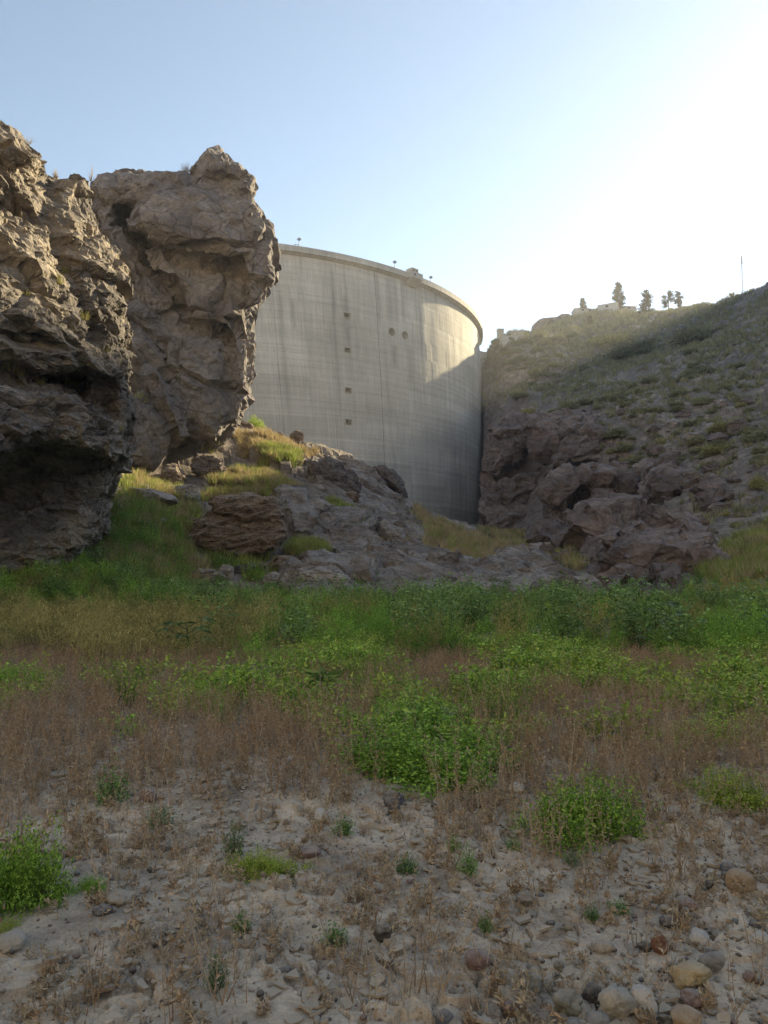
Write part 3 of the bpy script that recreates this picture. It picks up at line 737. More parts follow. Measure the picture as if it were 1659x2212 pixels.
# ------------------------------------------------------------------ stones on the dry bed
def stone_mat(name, c, spots=0.25):
    m = NT(name); co = m.coord(); n = m.noise(co, 18, 6, 0.7); n2 = m.noise(co, 90, 3, 0.7)
    col = m.ramp(n, [(0.3, tuple(x*(1-spots) for x in c)), (0.7, tuple(min(1, x*(1+spots)) for x in c))])
    col = m.mix(0.5, col, m.ramp(n2, [(0.35, 0.7), (0.65, 1.2)]), 'MULTIPLY')
    up = m.new('ShaderNodeSeparateXYZ'); m.put(up.inputs[0], m.geo().outputs['Normal'])
    dust = m.math('MULTIPLY', m.ramp(m.noise(co, 9, 4, .7), [(.36, 0), (.58, 1)]), m.ramp(up.outputs[2], [(.1, 0), (.9, .8)]))
    m.color(m.mix(dust, col, (.33, .29, .235))); m.bump(m.math('ADD', n, n2), 0.6, 0.006)
    return m.m
SM = {k: stone_mat(k + '_stone', c) for k, c in dict(tan=(.36,.27,.18), dark=(0.090,0.084,0.082), slate=(0.120,0.126,0.144), grey=(0.240,0.228,0.210), white=(0.552,0.540,0.516), red=(0.180,0.090,0.060),
      cream=(0.480,0.396,0.252), purple=(0.240,0.174,0.168), green=(0.198,0.198,0.162), pale=(0.396,0.378,0.336), beige=(0.360,0.318,0.252)).items()}
STONES = [  # px, py (base), width, height, material, angular?, label
 (1612,1946,70,60,'tan',0,'large round tan stone at the right edge of the gravel'),
 (1534,1926,24,20,'dark',0,'small dark round stone left of the large tan stone'),
 (1580,1892,38,24,'slate',1,'blue grey angular stone behind the large tan stone'),
 (1140,1954,42,28,'grey',1,'grey angular stone with a sunken dark side in open silt'),
 (1167,1942,20,14,'slate',0,'small blue stone touching the grey angular stone'),
 (1454,2010,50,28,'dark',0,'dark oval stone above the reddish wedge stone'),
 (1514,2048,44,38,'white',0,'smooth white stone above the cream stone'),
 (1432,2072,42,56,'red',1,'upright reddish brown wedge shaped stone'),
 (1397,2058,32,24,'dark',1,'dark stone leaning on the left of the reddish wedge'),
 (1452,2050,22,22,'grey',0,'grey stone tucked behind the reddish wedge'),
 (1549,2106,60,46,'grey',0,'grey brown boulder like stone behind the cream stone'),
 (1512,2148,88,72,'cream',1,'big cream yellow angular stone'),
 (1622,2118,28,26,'purple',0,'small purple stone near the right edge'),
 (1032,2094,62,46,'purple',0,'purple pink rounded stone alone in the silt'),
 (1147,2142,60,46,'green',1,'greenish grey faceted stone left of the dark pair'),
 (1237,2208,66,66,'green',1,'tall grey green stone at the bottom left of the cobbles'),
 (1284,2166,44,48,'dark',1,'dark charcoal stone between two grey cobbles'),
 (1347,2214,86,80,'pale',1,'pale greenish flat topped stone in front of the round cobble'),
 (1399,2206,62,74,'white',0,'light grey upright round cobble'),
 (1502,2176,52,42,'purple',0,'pinkish grey lumpy stone under the cream stone'),
 (1494,2226,74,50,'tan',0,'tan flat stone at the bottom edge below the pinkish stone'),
 (1104,2174,32,20,'purple',0,'purple grey half buried stone left of the greenish stones'),
 (962,2214,42,36,'slate',0,'blue grey stone at the bottom edge under dry stalks'),
 (1297,2226,56,34,'grey',0,'light grey stone at the bottom edge below the charcoal stone'),
 (1236,2230,48,24,'grey',1,'grey flat stone at the bottom edge below the tall stone'),
 (1439,2220,32,34,'dark',1,'small dark stone wedged at the bottom right of the round cobble'),
 (1646,1996,36,34,'beige',0,'beige round stone at the right edge above the blue ones'),
 (1640,2020,32,24,'slate',0,'blue grey cobble at the right edge'),
 (1654,2052,44,34,'white',0,'pale cobble cut by the right edge'),
 (1209,2088,24,22,'green',1,'small green sided stone in the middle of the silt flakes'),
 (1309,2064,46,28,'beige',0,'beige half buried stone in the middle of the silt flakes'),
 (1457,1962,38,24,'grey',1,'grey angular stone in the row above the dark oval'),
 (1491,1974,42,28,'purple',0,'purplish stone in the row above the dark oval'),
 (1447,1976,38,18,'beige',1,'flat beige stone in the row above the dark oval'),
 (1489,1990,26,16,'dark',0,'little dark stone below the purplish one'),
 (1119,1722,42,30,'white',0,'white rock between the two bright green bushes'),
 (852,1758,46,46,'slate',1,'dark slate rock leaning among the dry stalks'),
 (829,2044,42,38,'dark',1,'dark brown broken stone in the silt at the middle'),
 (695,1786,46,38,'white',1,'white and black stone in the open silt'),
 (318,1742,40,40,'purple',1,'grey purple rock among dry stalks'),
 (215,2004,38,24,'slate',1,'dark slate stone on the silt right of the leafy bush'),
 (612,2112,28,18,'slate',1,'dark slate chip on pale silt flakes'),
 (662,1866,72,30,'purple',1,'dark purple broken rock partly buried beside small weeds'),
 (12,2084,76,40,'pale',0,'pale silt lump at the left edge'),
 (275,2104,20,14,'pale',0,'pale little pebble on the grey silt'),
 (291,2102,16,14,'beige',0,'beige little pebble beside the pale one'),
 (350,1842,30,20,'grey',0,'grey stone in the silt above the dry twigs'),
 (472,1716,36,20,'pale',0,'pale flat stone at the edge of the dry stalks'),
 (472,1712,24,12,'pale',0,''), (630,1660,26,14,'white',0,'white stone showing through the dry stalks'),
 (390,2160,46,18,'pale',1,'pale cracked silt slab near the bottom'),
 (925,1950,60,16,'beige',1,'light silt slab half buried right of the middle'),
 (1060,1955,50,18,'pale',1,'pale flat stone behind dry stalks in open silt'),
 (250,1975,70,24,'beige',1,'pale silt lump beside the dark slate stone'),
]
for k, (px, py, w, h, mk, ang, lab) in enumerate(STONES):
    if not lab: continue
    g = ground(px, py - h*.12); kk = g[1] / FPX * 1.02; W, H = w*kk*.92, h*kk*.86
    me = boulder_mesh('stone', (W, W*RNG.uniform(.75, .95), H), SM[mk], 500+k, 11 if ang else 16, 4, .085 if ang else .055, .08 if ang else .45, (1, 1, 1.4), fine=.6)
    me.polygons.foreach_set('use_smooth', np.full(len(me.polygons), True))
    o = obj('stone', me, None, (g[0], g[1] + W*.35, g[2] - H*.14)); o.rotation_euler = (RNG.uniform(-.12, .12), RNG.uniform(-.15, .15), RNG.uniform(-.4, .4))
    tag(o, lab, 'stone', 'stones on the dry bed')
peb = {}
for mk in ('grey', 'dark', 'beige', 'purple', 'slate', 'pale'):
    peb[mk] = [boulder_mesh('pebble', (1, .8, .6), SM[mk], 600 + len(peb)*7 + q, 14, 3, .03, .3 + .25*q, (1, 1, 1.4), fine=.6) for q in range(3)]
    for me in peb[mk]: me.polygons.foreach_set('use_smooth', np.full(len(me.polygons), True))
LAB = dict(grey='small grey pebble lying loose among the cobbles and silt', dark='small dark pebble lying loose among the cobbles and silt', beige='small sand coloured pebble lying loose among the cobbles and silt',
           purple='small purplish pebble lying loose among the cobbles and silt', slate='small bluish pebble lying loose among the cobbles and silt', pale='small pale pebble lying loose among the cobbles and silt')
n = 0
while n < 170:
    px, py = RNG.uniform(-20, 1680), RNG.uniform(1840, 2225)
    if RNG.random() > 0.02 + .98 * sstep(px + (py-1950)*1.2, 1050, 1600): continue
    g = ground(px, py); s = RNG.uniform(7, 11 + 15*RNG.random()**2) * g[1] / FPX; mk = RNG.choice(['grey', 'grey', 'dark', 'beige', 'purple', 'slate', 'pale', 'beige'])
    o = obj('pebble', peb[mk][n % 3], None, (g[0], g[1], g[2] - s*.15)); o.scale = (s, s, s*RNG.uniform(.8, 1.2)); o.rotation_euler = (RNG.uniform(-.3, .3), RNG.uniform(-.3, .3), RNG.uniform(0, 6))
    tag(o, LAB[mk], 'pebble', mk + ' pebbles on the dry bed'); n += 1


# ------------------------------------------------------------------ the dam
CX, CY, RT, ZT = -47.3, 247.7, 77.9, 75.65          # crest circle and crest height
def dam_ring(z):
    t = (ZT - z) / ZT; dR = 8.0 * t; r = RT - dR - 0.9 * math.sin(math.pi * min(max(t, 0), 1)) * -1
    return CX + dR * .99, CY - dR * .134, r
def dam_pt(th, z, out=0.0):
    cx, cy, r = dam_ring(z); return (cx + (r+out)*math.cos(th), cy + (r+out)*math.sin(th), z)
TH0, TH1 = R(178), R(360)
def theta_of(px, z):
    best = None
    for th in np.linspace(TH0, R(353), 1500):
        p = dam_pt(th, z); v = np.array(p) - EYE
        d = v[1]*math.cos(PITCH) + v[2]*math.sin(PITCH); x = 829.5 + FPX*v[0]/d
        if best is None or abs(x-px) < best[0]: best = (abs(x-px), th)
    return best[1]
def z_of(px, py):
    """Height and angle of the dam face seen at (px, py)."""
    z = 40.0
    for _ in range(25):
        th = theta_of(px, z); p = np.array(dam_pt(th, z)); v = p - EYE
        target = pt(px, py, p[1])[2]; z += (target - z) * .8
        if abs(target - z) < .02: break
    return theta_of(px, z), z

def concrete(name, wall=False):
    m = NT(name); c = m.coord()
    sx = m.new('ShaderNodeSeparateXYZ'); m.put(sx.inputs[0], c); X, Y, Z = sx.outputs
    if wall:
        t = m.math('DIVIDE', m.math('SUBTRACT', ZT, Z), ZT)
        ax = m.math('SUBTRACT', X, m.math('MULTIPLY', t, 7.92)); ay = m.math('ADD', Y, m.math('MULTIPLY', t, 1.07))
        u = m.math('MULTIPLY', m.math('ARCTAN2', ax, m.math('MULTIPLY', ay, -1)), RT)
    else: u = m.math('ADD', X, m.math('MULTIPLY', Y, .7))
    cv = m.new('ShaderNodeCombineXYZ'); m.put(cv.inputs[0], u); m.put(cv.inputs[1], Z); uv = cv.outputs[0]
    base = m.ramp(m.noise(uv, .06, 5, .6), [(.3, (.425,.40,.355)), (.5, (.51,.48,.425)), (.7, (.59,.56,.50))])
    streak = m.noise(m.mapping(uv, (1, .045, 1)), .55, 6, .68)
    col = m.mix(.8, base, m.ramp(streak, [(.30, .68), (.45, .94), (.58, 1.03), (.72, 1.18)]), 'MULTIPLY')
    fines = m.noise(m.mapping(uv, (1, .06, 1)), 2.6, 5, .7)
    col = m.mix(.6, col, m.ramp(fines, [(.3, .72), (.5, 1.0), (.7, 1.22)]), 'MULTIPLY')
    # pours: each lift a slightly different tone, with a thin joint
    lift = 1.55
    def cell(v, s): return m.math('FLOOR', m.math('DIVIDE', v, s))
    def joint(v, s, w): return m.math('LESS_THAN', m.math('ABSOLUTE', m.math('SUBTRACT', m.math('FRACT', m.math('DIVIDE', v, s)), .5)), w / s)
    wn = m.new('ShaderNodeTexWhiteNoise', noise_dimensions='2D'); cc = m.new('ShaderNodeCombineXYZ'); m.put(cc.inputs[0], cell(u, 14.2)); m.put(cc.inputs[1], cell(Z, lift*3)); m.put(wn.inputs[0], cc.outputs[0])
    col = m.mix(.55, col, m.ramp(wn.outputs[0], [(0, .80), (1, 1.12)]), 'MULTIPLY')
    zb = m.noise(m.mapping(uv, (.02, 1, 1)), .9, 3, .6)
    col = m.mix(.6, col, m.ramp(zb, [(.3, .80), (.65, 1.12)]), 'MULTIPLY')
    brk = m.ramp(m.noise(uv, .9, 4, .7), [(.44, 0), (.58, 1)])
    hj = m.math('MULTIPLY', joint(m.math('ADD', Z, m.math('MULTIPLY', m.noise(uv, .5, 2), .12)), lift, .055), brk)
    vj = m.math('MULTIPLY', joint(u, 2.37, .05), m.ramp(m.noise(m.mapping(uv, (1, .3, 1)), .7, 4, .7), [(.5, 0), (.6, 1)]))
    bj = 0.0
    if wall:
        th, _ = z_of(822, 800); u0 = RT * math.atan2(math.cos(th), -math.sin(th))
        bj = m.math('LESS_THAN', m.math('ABSOLUTE', m.math('SUBTRACT', u, u0)), .07)
        bj = m.math('MAXIMUM', bj, m.math('MULTIPLY', joint(m.math('SUBTRACT', u, u0 - 6.7), 13.4, .08), .45))
    lines = m.math('MAXIMUM', m.math('MULTIPLY', hj, .42), m.math('MULTIPLY', vj, .38))
    if wall: lines = m.math('MAXIMUM', lines, m.math('MULTIPLY', bj, .75))
    col = m.mix(lines, col, (.085, .08, .07))
    if wall:
        jit = m.math('MULTIPLY', m.math('SUBTRACT', m.noise(m.mapping(uv, (.2, .25, 1)), 1.0, 3), .5), .9); strk = m.ramp(fines, [(.35, .25), (.6, 1)])
        def stain(du, w, z0, z1, soft=.6):
            a = m.math('ABSOLUTE', m.math('SUBTRACT', u, m.math('ADD', du, jit)))
            f = m.math('SUBTRACT', 1.0, m.math('DIVIDE', a, w), clamp=True)
            g = m.new('ShaderNodeMapRange', interpolation_type='SMOOTHSTEP'); m.put(g.inputs[0], Z); g.inputs[1].default_value = z0; g.inputs[2].default_value = z0 + (z1-z0)*.3
            g2 = m.new('ShaderNodeMapRange', interpolation_type='SMOOTHSTEP'); m.put(g2.inputs[0], Z); g2.inputs[1].default_value = z1; g2.inputs[2].default_value = z1 - (z1-z0)*.2
            return m.math('MULTIPLY', m.math('MULTIPLY', f, strk), m.math('MULTIPLY', g.outputs[0], g2.outputs[0]))
        for px, py0, py1, w, dark in STAINS:
            th, z1 = z_of(px, py0); _, z0 = z_of(px, py1); uu = RT * math.atan2(math.cos(th), -math.sin(th))
            f = stain(uu, w, z0, z1)
            col = m.mix(m.math('MULTIPLY', f, .55 if dark else .8, clamp=True), col, (.105, .10, .09) if dark else (.42, .41, .385))
        # the old waterline near the foot
        wl = m.math('MULTIPLY', m.ramp(m.noise(uv, .3, 4, .6), [(.3, .3), (.6, 1)]), m.math('LESS_THAN', Z, m.math('ADD', 17.5, m.math('MULTIPLY', m.noise(uv, .15, 3), 1.2))))
        col = m.mix(m.math('MULTIPLY', wl, .45), col, (.20, .18, .145))
    m.color(col); m.b.inputs['Roughness'].default_value = .92
    h = m.math('ADD', m.math('MULTIPLY', lines, -.9), m.math('ADD', m.math('MULTIPLY', streak, .8), m.math('MULTIPLY', fines, .55)))
    h = m.math('ADD', h, m.math('MULTIPLY', wn.outputs[0], .35))
    m.bump(h, .6, .06)
    return m.m

STAINS = [(744,625,760,1.1,1),(715,560,700,.9,1),(812,580,720,1.0,1),(838,590,712,1.4,1),(852,600,715,1.2,1),(866,600,708,.8,1),(846,726,790,.5,0),(878,735,870,.45,0),(884,740,840,1.5,1),(851,740,800,1.6,1),
          (749,690,710,.7,0),(752,850,880,.7,0),(751,918,950,.6,0),(795,590,640,.4,0),(940,615,700,.7,1),(600,600,960,1.2,1),(715,600,900,.9,1),(935,790,880,.6,0),(630,640,720,.8,1),(905,640,780,.9,1)]
M_WALL = concrete('dam_concrete', True); M_CONC = concrete('parapet_concrete')
M_PALE = plain_mat('pale_concrete', (.36, .335, .285), .9, .2, 1.5, .2)
M_DARKMETAL = plain_mat('dark_metal', (.05, .05, .05), .6, .3, 4)
M_GREYMETAL = plain_mat('grey_metal', (.15, .155, .16), .55, .15, 5)
M_PANEL = plain_mat('solar_cells', (.22, .24, .27), .25, .15, 8)

dam = empty('dam', (CX, CY, 0)); tag(dam, 'tall curved grey concrete arch dam filling the end of the canyon', 'dam')
O = np.array([CX, CY, 0.])
nth, nz = 420, 130
ths = np.linspace(TH0, TH1, nth); zs = np.linspace(-6, ZT, nz)
outer = np.array([[dam_pt(t, z) for t in ths] for z in zs]); inner = np.array([[dam_pt(t, z, -4.0 - 9*((ZT-z)/ZT)) for t in ths] for z in zs])
# form panels that stand a few centimetres proud of each other
TT, ZZ = np.meshgrid(ths, zs); U = TT*RT; G = np.stack(((U/2.37).ravel(), (ZZ/1.55).ravel()*.12, 0*U.ravel()), 1)
off = (vnoise(G*.8, 90)*.06 + rnd(np.floor(G[:, 0]).astype(int), np.floor(ZZ.ravel()/4.65).astype(int), np.zeros(len(G), int), 92)*.05).reshape(U.shape)
outer[:, :, 0] += np.cos(TT)*off; outer[:, :, 1] += np.sin(TT)*off
V = np.concatenate([outer.reshape(-1, 3), inner.reshape(-1, 3)]) - O
def gid(i, j, s): return s*nth*nz + i*nth + j
i, j = np.meshgrid(np.arange(nz-1), np.arange(nth-1), indexing='ij')
F = [np.stack((gid(i, j, 0), gid(i, j+1, 0), gid(i+1, j+1, 0), gid(i+1, j, 0)), -1).reshape(-1, 4),
     np.stack((gid(i, j, 1), gid(i+1, j, 1), gid(i+1, j+1, 1), gid(i, j+1, 1)), -1).reshape(-1, 4)]
jj = np.arange(nth-1); F.append(np.stack((gid(nz-1, jj, 0), gid(nz-1, jj+1, 0), gid(nz-1, jj+1, 1), gid(nz-1, jj, 1)), -1)); F.append(np.stack((gid(0, jj, 0), gid(0, jj, 1), gid(0, jj+1, 1), gid(0, jj+1, 0)), -1))
ii = np.arange(nz-1)
F.append(np.stack((gid(ii, 0, 0), gid(ii+1, 0, 0), gid(ii+1, 0, 1), gid(ii, 0, 1)), -1)); F.append(np.stack((gid(ii, nth-1, 0), gid(ii, nth-1, 1), gid(ii+1, nth-1, 1), gid(ii+1, nth-1, 0)), -1))
wall = obj('dam_wall', mesh_np('dam_wall', V, np.concatenate(F), M_WALL, False), dam)
wall.data.materials.append(M_WALL)
bpy.context.view_layer.update()

def frame_at(th, z):
    p = np.array(dam_pt(th, z)) - O; n = np.array((math.cos(th), math.sin(th), 0)); tg = np.array((-math.sin(th), math.cos(th), 0))
    return p, n, tg
def cut(mb):
    c = mb.build('cutter', M_WALL, None, (CX, CY, 0)); md = wall.modifiers.new('b', 'BOOLEAN'); md.operation = 'DIFFERENCE'; md.object = c; md.solver = 'EXACT'
    bm_ = bmesh.new(); bm_.from_mesh(c.data); bmesh.ops.recalc_face_normals(bm_, faces=bm_.faces); bm_.to_mesh(c.data); bm_.free()
    dg = bpy.context.evaluated_depsgraph_get(); me = bpy.data.meshes.new_from_object(wall.evaluated_get(dg)); wall.modifiers.remove(md)
    wall.data = me; bpy.data.objects.remove(c)
for px, py in ((846, 717), (874, 724)):
    th, z = z_of(px, py); p, n, tg = frame_at(th, z); up = np.array((0, 0, 1.)); r = 0.95
    mb = MB(); ring = [tg*math.cos(a)*r + up*math.sin(a)*r for a in np.linspace(0, 2*math.pi, 28, endpoint=False)]
    vs = [p + n*1.2 + q for q in ring] + [p - n*3.2 + q for q in ring]
    mb.add(vs, [(k, (k+1) % 28, 28+(k+1) % 28, 28+k) for k in range(28)] + [tuple(range(27, -1, -1)), tuple(range(28, 56))]); cut(mb)
    mb = MB(); vs = []
    for rr, o1 in ((r, -.3), (r, .12), (r+.13, .12), (r+.13, -.3)): vs += [p + n*o1 + q/r*rr for q in ring]
    mb.add(vs, [(s*28+k, s*28+(k+1) % 28, ((s+1) % 4)*28+(k+1) % 28, ((s+1) % 4)*28+k) for s in range(4) for k in range(28)])
    rim = mb.build('intake_rim', M_PALE, dam)
    mb = MB(); q0 = p - n*1.2 + tg*.25; mb.tube([q0 - up*.9, q0 + up*.2], .06, 6); mb.build('ladder_rail', M_GREYMETAL, rim)
for px, py in ((748.5, 681), (750, 756), (751.5, 843), (752, 911.5)):
    th, z = z_of(px, py); p, n, tg = frame_at(th, z); up = np.array((0, 0, 1.)); w, h = .75, .55
    def quad(o1, w_, h_): return [p + n*o1 + tg*a*w_ + up*b*h_ for a, b in ((-1, -1), (1, -1), (1, 1), (-1, 1))]
    mb = MB(); mb.add(quad(1.0, w, h) + quad(-2.0, w, h), [(0,1,2,3), (7,6,5,4), (0,4,5,1), (1,5,6,2), (2,6,7,3), (3,7,4,0)]); cut(mb)
    mb = MB(); vs = quad(-.2, w+.0, h+.0) + quad(.22, w, h) + quad(.16, w+.2, h+.2) + quad(-.2, w+.2, h+.2)
    mb.add(vs, [(s*4+k, s*4+(k+1) % 4, ((s+1) % 4)*4+(k+1) % 4, ((s+1) % 4)*4+k) for s in range(4) for k in range(4)])
    fr = mb.build('outlet_frame', M_PALE, dam)
    mb = MB(); qs = quad(-.5, w, h)
    for a in np.linspace(-.8, .8, 5): mb.tube([p - n*.5 + tg*a*w - up*h, p - n*.5 + tg*a*w + up*h], .03, 5)
    mb.build('grille', M_DARKMETAL, fr)

mb = MB(); nb = 260; tb = np.linspace(TH0, TH1, nb)
prof = [(0.02, ZT-.95), (1.3, ZT-.45), (1.3, ZT+.95), (1.0, ZT+.95), (1.0, ZT+.02), (-.5, ZT+.02), (-.5, ZT-.95)]
vs = []
for t in tb:
    for o1, z in prof: vs.append(np.array((CX + (RT+o1)*math.cos(t), CY + (RT+o1)*math.sin(t), z)) - O)
k = len(prof); fs = [(a*k+b, (a+1)*k+b, (a+1)*k+(b+1) % k, a*k+(b+1) % k) for a in range(nb-1) for b in range(k)]
mb.add(vs, fs); mb.build('parapet', M_CONC, dam)

# valve house on a bracket over the crest
th, z = theta_of(886, ZT), ZT; p, n, tg = frame_at(th, z); up = np.array((0, 0, 1.))
def boxat(mb, o0, o1, t0, t1, z0, z1, o0b=None):
    o0b = o0 if o0b is None else o0b
    vs = [p + n*a + tg*b + up*(c - 0) for a, b, c in ((o0b if 0 else o0,t0,z0),(o1,t0,z0),(o1,t1,z0),(o0,t1,z0),(o0,t0,z1),(o1,t0,z1),(o1,t1,z1),(o0,t1,z1))]
    mb.add(vs, [(3,2,1,0),(4,5,6,7),(0,1,5,4),(1,2,6,5),(2,3,7,6),(3,0,4,7)])
mb = MB(); boxat(mb, 1.33, 2.7, -1.9, 1.9, -.55, .97)
vs = [p + n*a + tg*b + up*c for a, b, c in ((.3,-1.9,-.96),(2.7,-1.9,-.56),(2.7,1.9,-.56),(.3,1.9,-.96),(.3,-1.5,-2.0),(.5,-1.5,-2.0),(.5,1.5,-2.0),(.3,1.5,-2.0))]
mb.add(vs, [(0,1,2,3),(7,6,5,4),(4,5,1,0),(5,6,2,1),(6,7,3,2),(7,4,0,3)]); bal = mb.build('balcony', M_CONC, dam)
mb = MB(); boxat(mb, .1, 2.2, -1.6, .7, .98, 1.95); cab = mb.build('valve_house', M_PALE, bal)
mb = MB(); boxat(mb, 0, 2.3, -1.7, .8, 1.95, 2.06); mb.build('roof', M_CONC, cab)
for t0 in (-1.1, -.1): mb = MB(); boxat(mb, 2.202, 2.23, t0, t0+.4, 1.3, 1.65); mb.build('window', M_DARKMETAL, cab)
mb = MB(); boxat(mb, 2.702, 2.73, -1.3, -.75, .0, .5); mb.build('opening', M_DARKMETAL, bal)

# thrust block carrying the end of the arch into the hillside
a0 = np.array((27.5, 241.0)); a1 = np.array((44.0, 252.0)); dr = (a1-a0)/np.linalg.norm(a1-a0); nr_ = np.array((dr[1], -dr[0]))
mb = MB(); vs = []
for z, o in ((40, 3.5), (72.0, 0.0)):
    for q, oo in ((a0, o), (a1, o), (a1, -5.0), (a0, -5.0)): vs.append((*(q + nr_*oo), z))
mb.add(vs, [(3,2,1,0),(4,5,6,7),(0,1,5,4),(1,2,6,5),(2,3,7,6),(3,0,4,7)])
tag(mb.build('abutment', M_CONC), 'flat concrete wing wall joining the dam to the hillside', 'wall')

# solar lamps standing on the crest
for px, lab, h in ((648, 'solar lamp standing on the dam crest nearest the headland', 3.6), (858, 'solar lamp on the dam crest just left of the valve house', 3.6), (937, 'solar lamp on the dam crest right of the valve house', 3.5)):
    th = theta_of(px, ZT); p = np.array((CX + (RT-.9)*math.cos(th), CY + (RT-.9)*math.sin(th), ZT))
    l = empty('solar_lamp', p); tag(l, lab, 'lamp', 'solar lamps along the dam crest')
    mb = MB(); mb.tube([(0,0,0),(0,0,h-.75)], [.11,.09], 8); mb.build('pole', M_GREYMETAL, l)
    mb = MB(); s = .45; c = Vector((0, -.02, h-.05)); e1 = Vector((.72, .1, .69))*s; e2 = Vector((-.72, .1, .69))*s; nn = e1.cross(e2).normalized()*.03
    vs = [c+a*e1*1.0+b*e2*1.0+d*nn for d in (-1, 1) for a, b in ((-.9,-.9),(.9,-.9),(.9,.9),(-.9,.9))]
    mb.add(vs, [(3,2,1,0),(4,5,6,7),(0,1,5,4),(1,2,6,5),(2,3,7,6),(3,0,4,7)]); mb.build('solar_panel', M_PANEL, l)
    mb = MB(); mb.tube([(0,0,h-1.5),(-.6,0,h-1.3),(-.75,0,h-1.3)], .06, 6); arm = mb.build('lamp_arm', M_GREYMETAL, l)
    mb = MB(); mb.box(-1.15,-.72,-.1,.1,h-1.36,h-1.27); mb.build('lamp_head', M_GREYMETAL, arm)


# ------------------------------------------------------------------ the ridge: houses, pines, mast, fence
M_WHITE = plain_mat('white_render', (.38, .365, .33), .9, .08, 2)
M_TAN = plain_mat('tan_render', (.42, .36, .27), .9, .15, 1)
M_ROOF = plain_mat('clay_roof', (.30, .22, .17), .9, .2, 3)
M_GLASS = plain_mat('dark_glass', (.03, .03, .035), .2, .1, 3)
def house(label, px, w, d, h, roofh, mat, rz=0., dy=-3., windows=2, name='house', sink=.5, y0=150, y1=420):
    s = skyline(px, y0, y1); s = at(s[0], s[1]+dy)
    o = empty(name, (s[0], s[1], s[2]-sink), rz); tag(o, label, 'building')
    mb = MB(); mb.box(-w/2, w/2, -d/2, d/2, -1.5, h)
    if roofh > .3: mb.add([(-w/2,-d/2,h),(-w/2,d/2,h),(-w/2,0,h+roofh)], [(0,1,2)]); mb.add([(w/2,-d/2,h),(w/2,d/2,h),(w/2,0,h+roofh)], [(2,1,0)])
    wl = mb.build('wall', mat, o)
    mb = MB(); e = .3
    if roofh > .3:
        for sg in (-1, 1):
            vs = [(-w/2-e, sg*(d/2+e), h-.15), (w/2+e, sg*(d/2+e), h-.15), (w/2+e, 0, h+roofh+.04), (-w/2-e, 0, h+roofh+.04)]
            vs += [(a, b, c+.15) for a, b, c in vs]; mb.add(vs, [(3,2,1,0),(4,5,6,7),(0,1,5,4),(1,2,6,5),(2,3,7,6),(3,0,4,7)])
    else: mb.box(-w/2-.15, w/2+.15, -d/2-.15, d/2+.15, h+.002, h+.2)
    mb.build('roof', M_ROOF if roofh > .3 else M_CONC, o)
    for k in range(windows):
        x = -w/2 + w*(k+.7)/(windows+.4); mb = MB(); mb.box(x-.45, x+.45, -d/2-.03, -d/2-.003, h*.45, h*.8); mb.build('window', M_GLASS, o)
    return o
house('small white house on the ridge right of the lone small pine', 1254, 7, 6, 1.7, .7, M_WHITE, .15, -4)
house('white house with a dark window beside the tallest pine', 1309, 7, 7, 2.5, 1.0, M_WHITE, -.5, -4, 1)
house('low pale house between the tallest pine and the round shrubs', 1347, 6, 6, 1.6, .6, M_WHITE, .1, -3, 1)
house('narrow tan tower block above the end of the dam', 1077, 1.9, 2, 4.6, 0, M_TAN, .1, -3, 0, name='tower_block', sink=.8, y1=262)
house('low concrete building with a flat roof above the dam end', 1094, 5, 3, 1.9, 0, M_CONC, .1, -4, 1, name='service_building', sink=.5, y1=262)
house('second low concrete building at the hill edge above the dam', 1112, 3.6, 3, 1.6, 0, M_TAN, .1, -4, 0, name='service_building', sink=.5, y1=262)

M_BARK = plain_mat('bark', (.085, .065, .05), .95, .3, 4, .4)
M_NEEDLE = leaf_mat('pine_needles', (.022, .032, .016), (.075, .085, .04), .15, .7)

def leaf_quads(C, D, N, L, W, bend=0.0):
    """Folded leaves: base C, direction D, face normal N, length L, width W -> verts and triangles."""
    D = D / (np.linalg.norm(D, axis=1)[:, None] + 1e-9); S = np.cross(D, N); S /= np.linalg.norm(S, axis=1)[:, None] + 1e-9
    Nn = np.cross(S, D); L = np.asarray(L)[:, None] if np.ndim(L) else L; W = np.asarray(W)[:, None] if np.ndim(W) else W
    mid = C + D*L*.45 + Nn*L*.10
    V = np.stack((C, mid + S*W*.5 - Nn*W*.15, C + D*L - Nn*L*bend, mid - S*W*.5 - Nn*W*.15), 1)
    n = len(C); b = np.arange(n)[:, None]*4
    return V.reshape(-1, 3), np.concatenate((b + [0, 1, 2], b + [0, 2, 3]), 1).reshape(-1, 3)

def unit(n, rg):
    v = rg.normal(size=(n, 3)); return v / np.linalg.norm(v, axis=1)[:, None]

